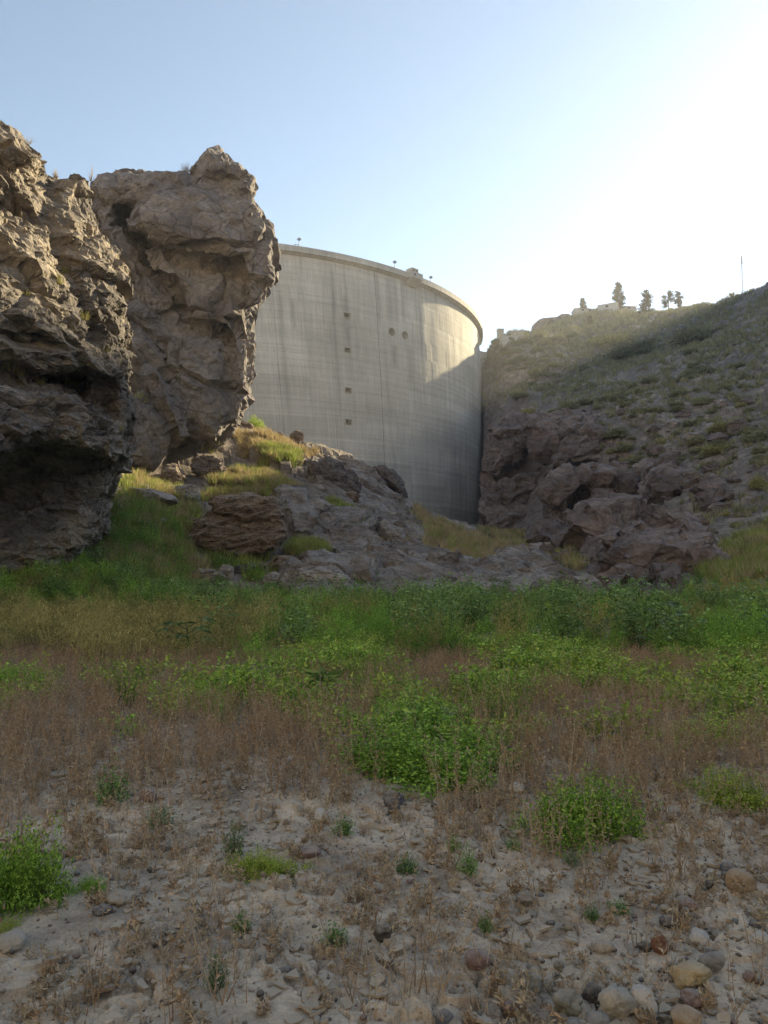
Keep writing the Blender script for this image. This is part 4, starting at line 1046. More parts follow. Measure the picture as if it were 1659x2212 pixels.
def conifer(label, pos, h, w, seed, kind='cone', group='pine trees on the ridge'):
    rg = np.random.default_rng(seed); o = empty('pine_tree', pos); tag(o, label, 'tree', group)
    mb = MB(); mb.tube([(0,0,-.5),(.05*h*rg.normal()*.3,0,h*.5),(0,0,h*.97)], [h*.022+.05, h*.014+.03, .02], 7)
    C, D = [], []
    z0 = {'cone': .14, 'loose': .12, 'umbrella': .30}[kind]; nb = int({'cone': 80, 'loose': 70, 'umbrella': 34}[kind])
    for k in range(nb):
        f = z0 + (1-z0)*(k+.5)/nb; z = h*f; a = rg.uniform(0, 6.28)
        if kind == 'cone': L = w*.5*(1.05-f)**.8/(1-z0)**.8*rg.uniform(.6, 1.25) + .15
        elif kind == 'loose': L = w*.5*(1.02-f)**.6*rg.uniform(.35, 1.25) + .2
        else: L = w*.5*rg.uniform(.5, 1.15)*(1 - max(0, f-.75)*2)
        up = rg.uniform(-.15, .3); d = np.array((math.cos(a), math.sin(a), up)); e = np.array((0, 0, z)) + d*L
        mb.tube([(0,0,z), tuple(e)], [h*.006+.01, .012], 4)
        m_ = int(10 + L*16); t = rg.uniform(.3, 1.05, m_)[:, None]; cc = np.array((0, 0, z)) + d*L*t + rg.normal(size=(m_, 3))*(.10+.07*L)
        C.append(cc); D.append(unit(m_, rg) + d*.6 + np.array((0, 0, .25)))
    C, D = np.concatenate(C), np.concatenate(D)
    mb.build('trunk', M_BARK, o)
    V, Fc = leaf_quads(C, D, unit(len(C), rg), rg.uniform(.45, .95, len(C))*(.5+h*.035), rg.uniform(.22, .40, len(C))*(.5+h*.035))
    obj('crown', mesh_np('crown', V, Fc, M_NEEDLE), o); return o
def on_ridge(px, dy=0.0): s = skyline(px); return at(s[0], s[1]+dy) - np.array((0, 0, .3))
def hm(px_h, s): return px_h*s[1]/FPX*1.03
s = on_ridge(1256, -2); conifer('lone small pine at the edge of the hilltop by the small white house', s, hm(36, s), hm(20, s), 21)
s = on_ridge(1326, -6); conifer('tallest cone shaped pine on the ridge', s, hm(66, s), hm(32, s), 22)
s = on_ridge(1390, -3); conifer('ragged wide pine on the ridge right of the tallest one', s, hm(55, s), hm(38, s), 23, 'loose')
s = on_ridge(1439, -2); conifer('open pine with bare trunk, left one of a close pair', s, hm(46, s), hm(28, s), 24, 'umbrella')
s = on_ridge(1460, -2); conifer('slim open pine with bare trunk, right one of a close pair', s, hm(47, s), hm(21, s), 25, 'umbrella')
s = on_ridge(1190, 0); conifer('tiny young pine at the cliff end of the hilltop', s, hm(11, s), hm(9, s), 26)
s = ground(1275, 706); conifer('small pale young pine below the small white house', s, hm(22, s), hm(11, s), 27, 'loose')

s = on_ridge(1606); mast = empty('radio_mast', s); tag(mast, 'thin lattice radio mast on the bare right ridge', 'mast')
H = hm(84, s); mb = MB()
for a in range(3): x, y = .22*math.cos(a*2.1), .22*math.sin(a*2.1); mb.tube([(x,y,0),(x*.6,y*.6,H)], .05, 4)
for k in range(26):
    z = H*k/26; a = k*2.1; mb.tube([(.2*math.cos(a), .2*math.sin(a), z), (.2*math.cos(a+2.1), .2*math.sin(a+2.1), z+H/26)], .022, 4)
lat = mb.build('lattice', M_GREYMETAL, mast)
mb = MB()
for k in range(7): z = H*(.80+.028*k); mb.tube([(-.55+.04*k,0,z),(.55-.04*k,0,z)], .06, 4)
mb.build('antenna', M_GREYMETAL, mast)
P_ = [on_ridge(px, -1) for px in np.linspace(1535, 1672, 16)]
fe = empty('fence', P_[0]); tag(fe, 'thin railing following the bare right ridge line', 'fence')
mb = MB()
for zz in (.7, 1.15): mb.tube([p + (0, 0, zz+.3) - P_[0] for p in P_], .045, 5)
mb.build('rail', M_GREYMETAL, fe)
for p in P_: mb = MB(); q = p - P_[0]; mb.tube([q, q + (0, 0, 1.5)], .05, 5); mb.build('post', M_GREYMETAL, fe)


# ------------------------------------------------------------------ vegetation
LIB = bpy.data.collections
def scatter(name, label, cat, pos, yaw, scl, protos, tilt=0.12):
    """One object of ground cover: copies of a few small plants stood on the given points."""
    n = len(pos); rg = np.random.default_rng(n)
    me = bpy.data.meshes.new(name); me.vertices.add(n); me.vertices.foreach_set('co', np.ascontiguousarray(pos, np.float32).ravel())
    rot = np.stack((rg.normal(size=n)*tilt, rg.normal(size=n)*tilt, yaw), 1).astype(np.float32)
    a = me.attributes.new('rot', 'FLOAT_VECTOR', 'POINT'); a.data.foreach_set('vector', rot.ravel())
    a = me.attributes.new('scl', 'FLOAT', 'POINT'); a.data.foreach_set('value', np.asarray(scl, np.float32))
    a = me.attributes.new('idx', 'INT', 'POINT'); a.data.foreach_set('value', rg.integers(0, len(protos), n).astype(np.int32))
    lib = LIB.new(name + '_plants')
    for k, m_ in enumerate(protos): lib.objects.link(bpy.data.objects.new('%s_plant_%02d' % (name, k), m_))
    ng = bpy.data.node_groups.new(name, 'GeometryNodeTree')
    ng.interface.new_socket('Geometry', in_out='INPUT', socket_type='NodeSocketGeometry'); ng.interface.new_socket('Geometry', in_out='OUTPUT', socket_type='NodeSocketGeometry')
    N = ng.nodes; gi = N.new('NodeGroupInput'); go = N.new('NodeGroupOutput'); ip = N.new('GeometryNodeInstanceOnPoints'); ci = N.new('GeometryNodeCollectionInfo')
    ci.inputs['Collection'].default_value = lib; ci.inputs['Separate Children'].default_value = True; ci.inputs['Reset Children'].default_value = True
    def at_(nm, ty): q = N.new('GeometryNodeInputNamedAttribute'); q.data_type = ty; q.inputs['Name'].default_value = nm; return q.outputs['Attribute']
    L = ng.links; L.new(gi.outputs[0], ip.inputs['Points']); L.new(ci.outputs[0], ip.inputs['Instance']); ip.inputs['Pick Instance'].default_value = True
    L.new(at_('idx', 'INT'), ip.inputs['Instance Index']); L.new(at_('rot', 'FLOAT_VECTOR'), ip.inputs['Rotation']); L.new(at_('scl', 'FLOAT'), ip.inputs['Scale'])
    L.new(ip.outputs[0], go.inputs[0])
    o = obj(name, me); o.modifiers.new('plants', 'NODES').node_group = ng
    return tag(o, label, cat, kind='stuff')

G_DRY = leaf_mat('dry_stalks', (0.212,0.143,0.087), (0.646,0.471,0.298), .12, .85, .35)
G_DRYPALE = leaf_mat('pale_dry_stalks', (.27,.22,.16), (.60,.52,.39), .12, .85, .35)
G_BRIGHT = leaf_mat('bright_leaves', (0.101,0.213,0.025), (0.504,0.762,0.134), .35, .55, .2, (0.538,0.470,0.179))
G_LIME = leaf_mat('lime_leaves', (0.172,0.265,0.034), (0.575,0.690,0.149), .35, .6, .25, (0.575,0.483,0.230))
G_DARK = leaf_mat('dark_weeds', (0.041,0.124,0.020), (0.400,0.690,0.124), .25, .6, .55, (0.469,0.456,0.166))
G_BLUE = leaf_mat('blue_green_leaves', (0.062,0.138,0.037), (0.338,0.525,0.175), .2, .5, .35)
G_OLIVE = leaf_mat('olive_weeds', (0.165,0.173,0.062), (0.578,0.522,0.220), .22, .75, .55)
G_GRASS = leaf_mat('dry_grass', (.30,.235,.12), (.56,.46,.27), .3, .8, .5)
G_GRASSG = leaf_mat('green_grass', (0.132,0.187,0.039), (0.462,0.506,0.154), .3, .8, .5)
G_SHRUB = leaf_mat('grey_green_shrub', (0.149,0.162,0.088), (0.378,0.378,0.209), .15, .8, .45)
G_SHRUBY = leaf_mat('yellow_green_shrub', (0.195,0.195,0.068), (0.480,0.450,0.180), .2, .8, .4)
G_HILLG = leaf_mat('hill_grass', (.15,.145,.08), (.36,.34,.20), .2, .8, .5)
G_GREY = leaf_mat('grey_seedling', (0.114,0.177,0.094), (0.333,0.416,0.229), .2, .7, .3)
G_STEM = plain_mat('green_stem', (.09,.10,.045), .8, .3, 8)
G_TWIG = plain_mat('grey_twig', (0.338,0.286,0.221), .9, .35, 12)

def stem_tris(A, B, r):
    """Thin tapered stems A->B, two crossed triangles-quads each."""
    D = B - A; S = np.cross(D, np.random.default_rng(1).normal(size=3)); S /= np.linalg.norm(S, axis=1)[:, None] + 1e-9; T = np.cross(D, S); T /= np.linalg.norm(T, axis=1)[:, None] + 1e-9
    r = np.asarray(r)[:, None] if np.ndim(r) else r
    a = [A + S*r, A - S*r*.5 + T*r*.87, A - S*r*.5 - T*r*.87]
    V = np.stack(a + [B], 1); b = np.arange(len(A))[:, None]*4
    return V.reshape(-1, 3), np.concatenate((b + [0,1,3], b + [1,2,3], b + [2,0,3]), 1).reshape(-1, 3)

def join(parts, name, mats):
    """parts: (verts, tris, material index)."""
    V, F, Mi, k = [], [], [], 0
    for v, f, m_ in parts: V.append(v); F.append(f + k); Mi.append(np.full(len(f), m_)); k += len(v)
    me = mesh_np(name, np.concatenate(V), np.concatenate(F))
    for m_ in mats: me.materials.append(m_)
    me.polygons.foreach_set('material_index', np.concatenate(Mi).astype(np.int32)); me.update(); return me

def dry_sprig(seed, n=9, h=.42, spread=.10, mats=(G_DRY, G_DRYPALE), leafy=1.0):
    rg = np.random.default_rng(seed); parts = []
    for s in range(n):
        a = rg.uniform(0, 6.28); lean = rg.uniform(.05, .5); hh = h*rg.uniform(.45, 1.15); b = np.array((math.cos(a), math.sin(a), 0))*spread*rg.uniform(0, 1)
        a2 = rg.uniform(0, 6.28); d = np.array((math.cos(a2)*lean, math.sin(a2)*lean, 1.0)); curve = rg.normal(size=3)*.09*hh; curve[2] = 0
        ts = np.linspace(0, 1, 4); P = b + d*hh*ts[:, None] + curve*(ts[:, None]**2)
        v, f = stem_tris(P[:-1], P[1:], .0028*np.array((1.3, 1.0, .7))); parts.append((v, f, int(rg.random() < .55)))
        m = int(13*leafy); t = rg.uniform(.12, 1.0, m)[:, None]; C = b + d*hh*t + curve*t*t
        D = unit(m, rg)*(1, 1, .7) + (0, 0, .25); v, f = leaf_quads(C, D, unit(m, rg), rg.uniform(.012, .034, m), rg.uniform(.004, .009, m), .25); parts.append((v, f, int(rg.random() < .4)))
        k = 3; C = np.repeat(P[-1:], k, 0); D = unit(k, rg)*.5 + (0, 0, 1); v, f = leaf_quads(C, D, unit(k, rg), rg.uniform(.016, .028, k), .009); parts.append((v, f, 0))
    return join(parts, 'dry_sprig', mats)

def weed(seed, n=16, h=.9, spread=.22, leaf=(.05, .012), per=22, mat=G_DARK, lean=.35, stem=G_STEM, up=.8, r=.004, low=.1, dome=0.0):
    rg = np.random.default_rng(seed); parts = []
    for s in range(n):
        a = rg.uniform(0, 6.28); q = rg.uniform(0, 1)**.6; b = np.array((math.cos(a), math.sin(a), 0))*spread*q*.6; hh = h*rg.uniform(.6, 1.1)*(1 - .5*q*q*dome)
        d = np.array((math.cos(a)*lean*q + rg.normal()*.1, math.sin(a)*lean*q + rg.normal()*.1, 1.)); B = b + d*hh
        v, f = stem_tris(b[None], B[None], r); parts.append((v, f, 1))
        t = rg.uniform(low, 1.04, per)[:, None]; C = b + d*hh*t + rg.normal(size=(per, 3))*leaf[0]*.35
        D = unit(per, rg)*(1, 1, .5) + (0, 0, up); v, f = leaf_quads(C, D, unit(per, rg)*.6 + (0, 0, .7), leaf[0]*rg.uniform(.6, 1.3, per), leaf[1]*rg.uniform(.7, 1.3, per), .1); parts.append((v, f, 0))
    return join(parts, 'weed', (mat, stem))

def tuft(seed, n=34, h=.4, spread=.12, w=.007, mat=G_GRASS, lean=.5):
    rg = np.random.default_rng(seed); a = rg.uniform(0, 6.28, n); q = rg.uniform(0, 1, n)
    A = np.stack((np.cos(a)*spread*q, np.sin(a)*spread*q, 0*q - .02), 1); a = a + rg.normal(size=n)*.7
    D = np.stack((np.cos(a)*lean*rg.uniform(.1, 1, n), np.sin(a)*lean*rg.uniform(.1, 1, n), np.ones(n)), 1); L = h*rg.uniform(.5, 1.1, n)
    M_ = A + D*L[:, None]*.55; T = A + D*L[:, None] + np.stack((np.cos(a), np.sin(a), -.4*np.ones(n)), 1)*(L*.12)[:, None]
    S = np.stack((-np.sin(a), np.cos(a), 0*a), 1)*w
    V = np.stack((A-S, A+S, M_+S*.8, M_-S*.8, T), 1); b = np.arange(n)[:, None]*5
    return join([(V.reshape(-1, 3), np.concatenate((b+[0,1,2], b+[0,2,3], b+[3,2,4]), 1).reshape(-1, 3), 0)], 'tuft', (mat,))

def bush_parts(seed, sx, sy, h, nst, per, leaf, mats, up=.35, hollow=.35, ragged=.25, spread=False):
    """Leafy mound: stems from the middle to an uneven dome, leaves along their outer parts. Returns foliage and stem meshes."""
    rg = np.random.default_rng(seed); u = unit(nst, rg); u[:, 2] = np.abs(u[:, 2])*.9 + .08
    lump = 1 + ragged*vnoise(u*2.2 + seed, seed) + rg.normal(size=nst)*ragged*.35
    nl = 9; ca = rg.uniform(0, 6.28, nl); cr = np.sqrt(rg.uniform(.05, 1, nl)); ctr = np.stack((np.cos(ca)*cr*sx*.85, np.sin(ca)*cr*sy*.85, 0*ca), 1); ctr[0] = 0
    sub = rg.uniform(.28, .52, nl); hh = rg.uniform(.35, 1.0, nl); hh[0] = .9; sub[0] = .45
    w = rg.integers(0, nl, nst); w[:nst//5] = 0
    if not spread: ctr *= 0; sub[:] = 1; hh[:] = 1
    tip = ctr[w] + u*lump[:, None]*np.stack((sx*sub[w], sy*sub[w], h*hh[w]), 1); base = ctr[w] + (tip - ctr[w])*(.3, .3, 0.0)
    t = hollow + (1-hollow)*rg.uniform(0, 1, (nst, per))**.7
    C = base[:, None] + (tip-base)[:, None]*t[:, :, None] + rg.normal(size=(nst, per, 3))*leaf*.8
    C = C.reshape(-1, 3); C[:, 2] = np.maximum(C[:, 2], .01); n = len(C)
    D = unit(n, rg)*(1, 1, .55) + np.repeat(u, per, 0)*.5 + (0, 0, up*.3)
    N_ = unit(n, rg)*.8 + (0, 0, .8)
    fv, ff = leaf_quads(C, D, N_, leaf*rg.uniform(.6, 1.35, n), leaf*.55*rg.uniform(.7, 1.3, n), .12)
    sv, sf = stem_tris(base, tip, .003)
    return join([(fv, ff, 0)], 'foliage', (mats[0],)), join([(sv, sf, 0)], 'stems', (mats[1],))

def bush(name, label, cat, pos, meshes, scale=(1, 1, 1), rz=0., group=None):
    o = empty(name, pos, rz); o.scale = scale; tag(o, label, cat, group)
    obj('foliage', meshes[0], o); obj('stems', meshes[1], o); return o

def field(n, xf, y0, y1, dens, seed):
    """Random points over the floor between y0 and y1 (metres ahead), thinned by dens(x, y) in 0..1, on the ground."""
    rg = np.random.default_rng(seed); y = np.sqrt(rg.uniform(y0*y0, y1*y1, n)); x = rg.uniform(-xf, xf, n)*y
    k = rg.uniform(0, 1, n) < dens(x, y); x, y = x[k], y[k]; return np.stack((x, y, h_full(x, y, False)), 1)
def nz2(x, y, s, seed): return fbm(np.stack((x*s, y*s, 0*x), 1), 3, seed)
def yaw(n, seed=5): return np.random.default_rng(seed).uniform(0, 6.28, n)

# ---- bright green leafy bushes on the floor (each a thing)
BM = [bush_parts(700, .75, .8, .55, 760, 20, .036, (G_BRIGHT, G_STEM), ragged=.5, spread=True), bush_parts(701, .75, .8, .55, 680, 20, .034, (G_BRIGHT, G_STEM), ragged=.55, spread=True), bush_parts(702, .75, .8, .55, 480, 20, .04, (G_LIME, G_STEM), ragged=.55, spread=True)]
def gbush(label, px, pyb, wpx, hpx, k, depth=.8, rz=0., name='leafy_bush'):
    g = ground(px, pyb - hpx*.2*0); w = wpx*g[1]/FPX/2*1.1; h = hpx*g[1]/FPX*.8
    return bush(name, label, 'bush', (g[0], g[1] + w*depth*.6, g[2]-.03), BM[k], (w/.68, w/.68*depth, h/.5), rz, 'bright green leafy bushes on the floor')
gbush('wide bright green bush at the centre above the pale stones', 900, 1702, 390, 130, 0, .8, .3)
gbush('lighter green bush just behind the wide central bush', 880, 1610, 340, 110, 1, .8, 1.3)
gbush('low green bush at the back of the central clump', 850, 1520, 260, 62, 2, 1.0, 2.0)
gbush('bright green bush on the right edged by tall dry stalks and gravel', 1300, 1822, 262, 165, 1, .8, 2.6)
gbush('leafy green bush cut by the left edge of the picture', 15, 1995, 215, 205, 0, .7, 4.)
gbush('small green shoot below the leafy bush at the left edge', 5, 2040, 70, 45, 2, .8, 1.)
gbush('green bush at the right edge among dry stalks', 1600, 1752, 200, 95, 2, .8, 5.)
gbush('long low green bush further back at the right edge', 1570, 1612, 290, 62, 2, .7, .5)
gbush('small green plant right of the leafy bush at the left edge', 190, 1950, 85, 55, 1, .8, 2.)
gbush('thin green plant among dry stalks left of centre', 560, 1895, 130, 65, 2, .7, 3.)
gbush('low yellow green bush between central bush and tall weeds', 1080, 1500, 190, 50, 2, 1.2, 1.7)
gbush('yellow green patch left behind the central bushes', 600, 1446, 150, 46, 1, 1.2, .9)
gbush('green bush left of the central clump among brown stalks', 430, 1530, 150, 66, 1, .9, 3.9)
gbush('leafy green weed at the far left below the olive grass', 20, 1500, 130, 70, 0, .8, 2.2)

# ---- dark wiry shrubs and odd plants
WM = [weed(720+k, 34, .9, .30, (.06, .008), 26, G_DARK, .5, G_STEM, 1.2) for k in range(2)]
def wiry(label, px, pyb, wpx, hpx, k=0, mesh=None, name='wiry_shrub', cat='shrub', group=None):
    g = ground(px, pyb); w = wpx*g[1]/FPX/.75; h = hpx*g[1]/FPX/.92
    o = obj(name, (mesh or WM[k]), None, (g[0], g[1]+w*.2, g[2]-.02)); o.scale = (w, w, h); o.rotation_euler = (0, 0, px*.7); return tag(o, label, cat, group)
wiry('dark wiry shrub standing right of the central bush', 1085, 1590, 120, 130, 0)
wiry('dark wiry shrub on the left among brown stalks', 272, 1530, 70, 100, 1)
wiry('dark wiry shrub left of the central bush', 470, 1580, 90, 90, 0)
wiry('dark green upright shrub behind the central bush', 800, 1510, 110, 100, 1)
wiry('rounded feathery shrub in front of the tall weeds', 1180, 1400, 80, 90, 0)

def palm_leaf(mb, base, d, n, size, lobes=7):
    d = Vector(d).normalized(); n = Vector(n).normalized(); s = d.cross(n).normalized(); n = s.cross(d); base = Vector(base)
    for k in range(lobes):
        a = (k-(lobes-1)/2)*.62; e = d*math.cos(a) + s*math.sin(a); L = size*(1-.09*abs(k-(lobes-1)/2)); sd = e.cross(n).normalized()*L*.2
        mb.add([base, base+e*L*.55+sd+n*L*.05, base+e*L-n*L*.12, base+e*L*.55-sd+n*L*.05], [(0,1,2),(0,2,3)])
G_CASTOR = leaf_mat('castor_leaf', (.05,.095,.02), (.17,.26,.075), .35, .4, .2)
def castor(label, px, pyb, hpx, seed, n=9):
    g = ground(px, pyb); H = hpx*g[1]/FPX; rg = np.random.default_rng(seed); o = empty('castor_plant', g); tag(o, label, 'plant')
    st = MB(); lf = MB(); st.tube([(0,0,-.05),(.03,0,H*.5),(.02,.02,H*.8)], [.02,.016,.008], 6)
    for k in range(n):
        a = k*2.4; z = H*(.35+.5*k/n); e = Vector((math.cos(a)*H*.45, math.sin(a)*H*.45, z+H*.18)); st.tube([(.02,0,z), tuple(e)], [.008,.005], 5)
        palm_leaf(lf, e, (math.cos(a), math.sin(a), -.15), (math.cos(a)*.3, math.sin(a)*.3-.25, 1), H*rg.uniform(.22, .36))
    st.build('stem', G_STEM, o); lf.build('leaves', G_CASTOR, o)
castor('castor plant with large star shaped leaves at the front of the weeds on the left', 400, 1432, 92, 1)
castor('dark castor plant with star shaped leaves standing above the weeds on the right', 1415, 1395, 100, 2, 12)
castor('low castor plant with shiny leaves in the weeds left of the dark castor plant', 1280, 1390, 60, 3, 7)
castor('small castor plant below the dark castor plant in the weeds', 1375, 1412, 60, 4, 7)
castor('small yellowish castor plant in the middle of the tall weeds', 958, 1372, 40, 5, 6)
g = ground(700, 1530); o = empty('rosette_plant', g); tag(o, 'plant with long pale arching leaves left of the central bush', 'plant')
mb = MB(); mb.tube([(0,0,0),(.01,0,.3)], [.02,.012], 6); mb.build('stem', G_STEM, o)
rg = np.random.default_rng(3); n = 26; a = rg.uniform(0, 6.28, n); D = np.stack((np.cos(a), np.sin(a), rg.uniform(.1, 1.3, n)), 1)
v, f = leaf_quads(np.tile((0, 0, .3), (n, 1)), D, np.tile((0, 0, 1.), (n, 1)) + .1, rg.uniform(.18, .32, n), .03, .35); obj('leaves', join([(v, f, 0)], 'leaves', (G_BLUE,)), o)

SM_ = [bush_parts(730+k, .11, .11, .15, 40, 16, .022, (G_GREY if k else G_BLUE, G_STEM), ragged=.5, hollow=.2) for k in range(2)]
for px, py, w, h, lab in [(1010,1880,42,56,'upright grey green seedling in the bare silt patch'),(1110,1830,30,28,'small seedling beside the dry stalks right of the silt patch'),(880,1880,46,34,'grey green seedling left of the bare silt patch'),
    (505,1850,42,72,'pale grey green seedling above the silt slabs'),(720,2040,54,42,'feathery seedling below the middle on the silt'),(520,2020,40,48,'feathery seedling left of the dark slate chip'),(240,1740,70,70,'grey green seedling among brown stalks on the left'),
    (465,2150,44,80,'thin upright seedling near the bottom left of centre'),(1235,1860,36,30,'little seedling below the right hand bush'),(1050,2010,30,36,'thin seedling right of the broken dark rock'),(740,1800,46,40,'small weed beside the white and black stone'),
    (1280,1980,30,30,'tiny weed among silt flakes right of centre'),(1340,1965,40,26,'tiny weed by a dry stalk on the gravel'),(345,1790,60,44,'spreading seedling by the grey purple rock'),(980,1830,30,34,'tiny seedling at the edge of the silt patch')]:
    g = ground(px, py); w_ = w*g[1]/FPX/.22; h_ = h*g[1]/FPX/.15; bush('seedling', lab, 'seedling', g, SM_[px % 2], (w_, w_, h_), px*.3, 'seedlings on the silt')

# ---- ground cover that nobody could count
bush_xy = [(1.0*o.location.x, 1.0*o.location.y, 0.62*o.scale.x) for o in COL.objects if o.name.startswith('leafy_bush')]
def clear(x, y, f=1.0):
    k = np.ones(len(x))
    for bx, by, r in bush_xy: k = np.where(np.hypot(x-bx, y-by) < r*f, 0.0, k)
    return k
BARE = [poly_on_ground(q) for q in ([(560,1900),(700,1780),(760,1760),(860,1830),(1180,1840),(1300,1870),(1700,1830),(1700,2230),(1180,2230),(960,2010),(820,1990),(620,1960)], [(100,2010),(300,1890),(480,1840),(620,1830),(560,1960),(420,2060),(200,2230),(-50,2230)])]
def d_lime(x, y):
    d = sstep(nz2(x, y*.45, .55, 211) + .12*sstep(x/y, -.1, .05), -.02, .2)*sstep(y, 6.3, 8.5)*(1-sstep(y, 15.5, 18))*(.25 + .75*sstep(x/y, -.38, -.08))
    return np.clip(d, 0, 1)
def d_dry(x, y):
    d = sstep(y + nz2(x, y, .5, 201)*1.4, 4.6, 6.6)*.92 + .035
    d = d * (1 - .85*region(x, y, BARE, .25)) * sstep(nz2(x, y, .8, 202), -.55, .1)
    return np.clip(d * (1 - sstep(y + nz2(x, y, .3, 203)*3, 13, 17)), 0, 1) * clear(x, y, .9)
DS = [dry_sprig(740+k, 8, .29) for k in range(5)]
P = field(6800, .62, 2.6, 17, lambda x, y: d_dry(x, y)*(1-.8*d_lime(x, y)), 31)
scatter('dry_weeds', 'brown dried weed stalks covering the floor of the reservoir', 'dry weeds', P, yaw(len(P)), RNG.uniform(.65, 1.25, len(P)), DS)
TS = [dry_sprig(750+k, 5, .62, .07, (G_DRYPALE, G_DRY), 1.3) for k in range(4)]
P = field(1500, .58, 2.8, 9, lambda x, y: np.clip((.30 + .70*sstep(x/y, -.05, .3)*sstep(y, 3.6, 4.6))*sstep(nz2(x, y, .9, 207), -.3, .3), 0, 1)*clear(x, y, .4), 32)
scatter('tall_dry_stalks', 'tall pale dry stalks with seed heads standing in the gravel', 'dry weeds', P, yaw(len(P)), RNG.uniform(.6, 1.1, len(P)), TS)
LT = [dry_sprig(760+k, 6, .05, .06, (G_DRYPALE, G_DRY), .8) for k in range(4)]
P = field(1900, .6, 2.5, 7, lambda x, y: (.25 + .75*sstep(nz2(x, y, 1.2, 204), -.1, .3))*clear(x, y), 33)
scatter('dead_leaf_litter', 'curled dead leaves and twigs lying on the silt', 'leaf litter', P, yaw(len(P)), RNG.uniform(.6, 1.4, len(P)), LT, .5)
# flakes of dried silt and gravel
M_FLAKE = plain_mat('silt_flake', (.44,.38,.30), .95, .3, 30, .4); M_GRAV = plain_mat('gravel_stone', (.28,.255,.225), .9, .5, 40)
def flake(seed):
    rg = np.random.default_rng(seed); n = rg.integers(5, 8); a = np.sort(rg.uniform(0, 6.28, n)) ; r = rg.uniform(.7, 1.1, n); mb = MB()
    top = [(math.cos(b)*q, math.sin(b)*q*.8, .16+rg.uniform(-.06, .10)) for b, q in zip(a, r)]; bot = [(x*.93, y*.93, z-.22) for x, y, z in top]
    mb.add(top + bot + [(0, 0, .10)], [(k, (k+1) % n, 2*n) for k in range(n)] + [(n+k, n+(k+1) % n, (k+1) % n, k) for k in range(n)]); return mb.mesh('flake', M_FLAKE)
def d_flake(x, y): return np.clip(sstep(nz2(x, y, 1.6, 205), -.25, .25)*(1 - sstep(y, 5, 8.5)), 0, 1)
P = field(5600, .6, 2.5, 8.5, d_flake, 34); s = RNG.uniform(.012, .045, len(P))*np.where(RNG.random(len(P)) < .12, 1.7, 1); P[:, 2] += .002
scatter('silt_flakes', 'curled flakes of dried silt on the reservoir bed', 'silt flakes', P, yaw(len(P)), s, [flake(k) for k in range(8)], .16)
GR = [boulder_mesh('grit', (1, .8, .7), (M_GRAV, SM['dark'], SM['grey'], SM['beige'], SM['purple'])[k % 5], 640+k, 10, 2, 0) for k in range(6)]
P = field(12000, .6, 2.5, 8, lambda x, y: np.clip(.40 + .60*sstep(x/y + nz2(x, y, .7, 206)*.35, .1, .4), 0, 1), 35)
scatter('gravel', 'fine gravel strewn over the silt on the right', 'gravel', P, yaw(len(P)), RNG.uniform(.005, .02, len(P))*(1+RNG.random(len(P))**6*1.2), GR, .4)

# bright low creeping patches between the stalks
LM = [weed(770+k, 14, .26, .2, (.05, .028), 12, G_LIME if k % 2 else G_BRIGHT, .9, G_STEM, .4, .002) for k in range(4)]
P = field(4200, .62, 6, 19, d_lime, 36)
scatter('low_green_weeds', 'low lime green weeds creeping between brown stalks', 'weeds', P, yaw(len(P)), RNG.uniform(.4, 1.7, len(P))*(.8 + .6*nz2(P[:, 0], P[:, 1], 1.1, 229)), LM)

# tall green weeds across the valley
def spaced(P, d, seed=0):
    """Keep points at least about d apart."""
    seen = {}; keep = []
    for i in np.random.default_rng(seed).permutation(len(P)):
        c = (int(P[i, 0]//d), int(P[i, 1]//d)); ok = True
        for a in (-1, 0, 1):
            for b in (-1, 0, 1):
                for j in seen.get((c[0]+a, c[1]+b), ()):
                    if (P[i, 0]-P[j, 0])**2 + (P[i, 1]-P[j, 1])**2 < d*d: ok = False
        if ok: seen.setdefault(c, []).append(i); keep.append(i)
    return P[keep]
def front(x, y): return y + nz2(x, y, .22, 221)*3.6 + nz2(x, y, .8, 226)*1.6 + np.where(x/y > .12, -.2, .4)
def d_tall(x, y): return np.clip(sstep(front(x, y), 13.2, 15.0), 0, 1)*(1 - .93*sstep(y + nz2(x, y, .25, 250)*4, 33, 37))*clear(x, y, .4)
def olive_zone(x, y): return sstep(x/y + nz2(x, y, .15, 222)*.12, -.12, -.26)*sstep(y + nz2(x, y, .2, 223)*3, 27, 21)
TW = [weed(780+k, 38, 1.0, .62, (.10, .022), 20, G_DARK, .32, G_STEM, .9, dome=1.) for k in range(5)]
BW = [weed(790+k, 16, 1.0, .28, (.10, .04), 18, G_BLUE, .4, G_STEM, .3) for k in range(3)]
OW = [weed(800+k, 32, .85, .55, (.09, .016), 18, G_OLIVE, .32, G_STEM, 1.1, dome=1.) for k in range(3)]
P = field(10500, .66, 10.5, 43, lambda x, y: d_tall(x, y)*(1-olive_zone(x, y))*(.15 + .85*sstep(nz2(x, y, .7, 227), -.25, .15)), 37); P = spaced(P, .62)
hs = (.66 + .8*nz2(P[:, 0], P[:, 1], .42, 224) + .14*sstep(P[:, 1], 20, 32))*RNG.uniform(.55, 1.4, len(P)); hs = np.clip(hs*.86, .25, 1.2)
scatter('tall_weeds', 'band of tall dark green weeds across the valley floor', 'weeds', P, yaw(len(P)), hs, TW)
P = field(1500, .66, 13.5, 39, lambda x, y: d_tall(x, y)*(1-olive_zone(x, y))*sstep(nz2(x, y, .35, 225), 0.0, .2), 38)
scatter('broad_leaf_weeds', 'taller blue green broad leaved weeds among the dark weeds', 'weeds', P, yaw(len(P)), RNG.uniform(.7, 1.35, len(P)), BW)
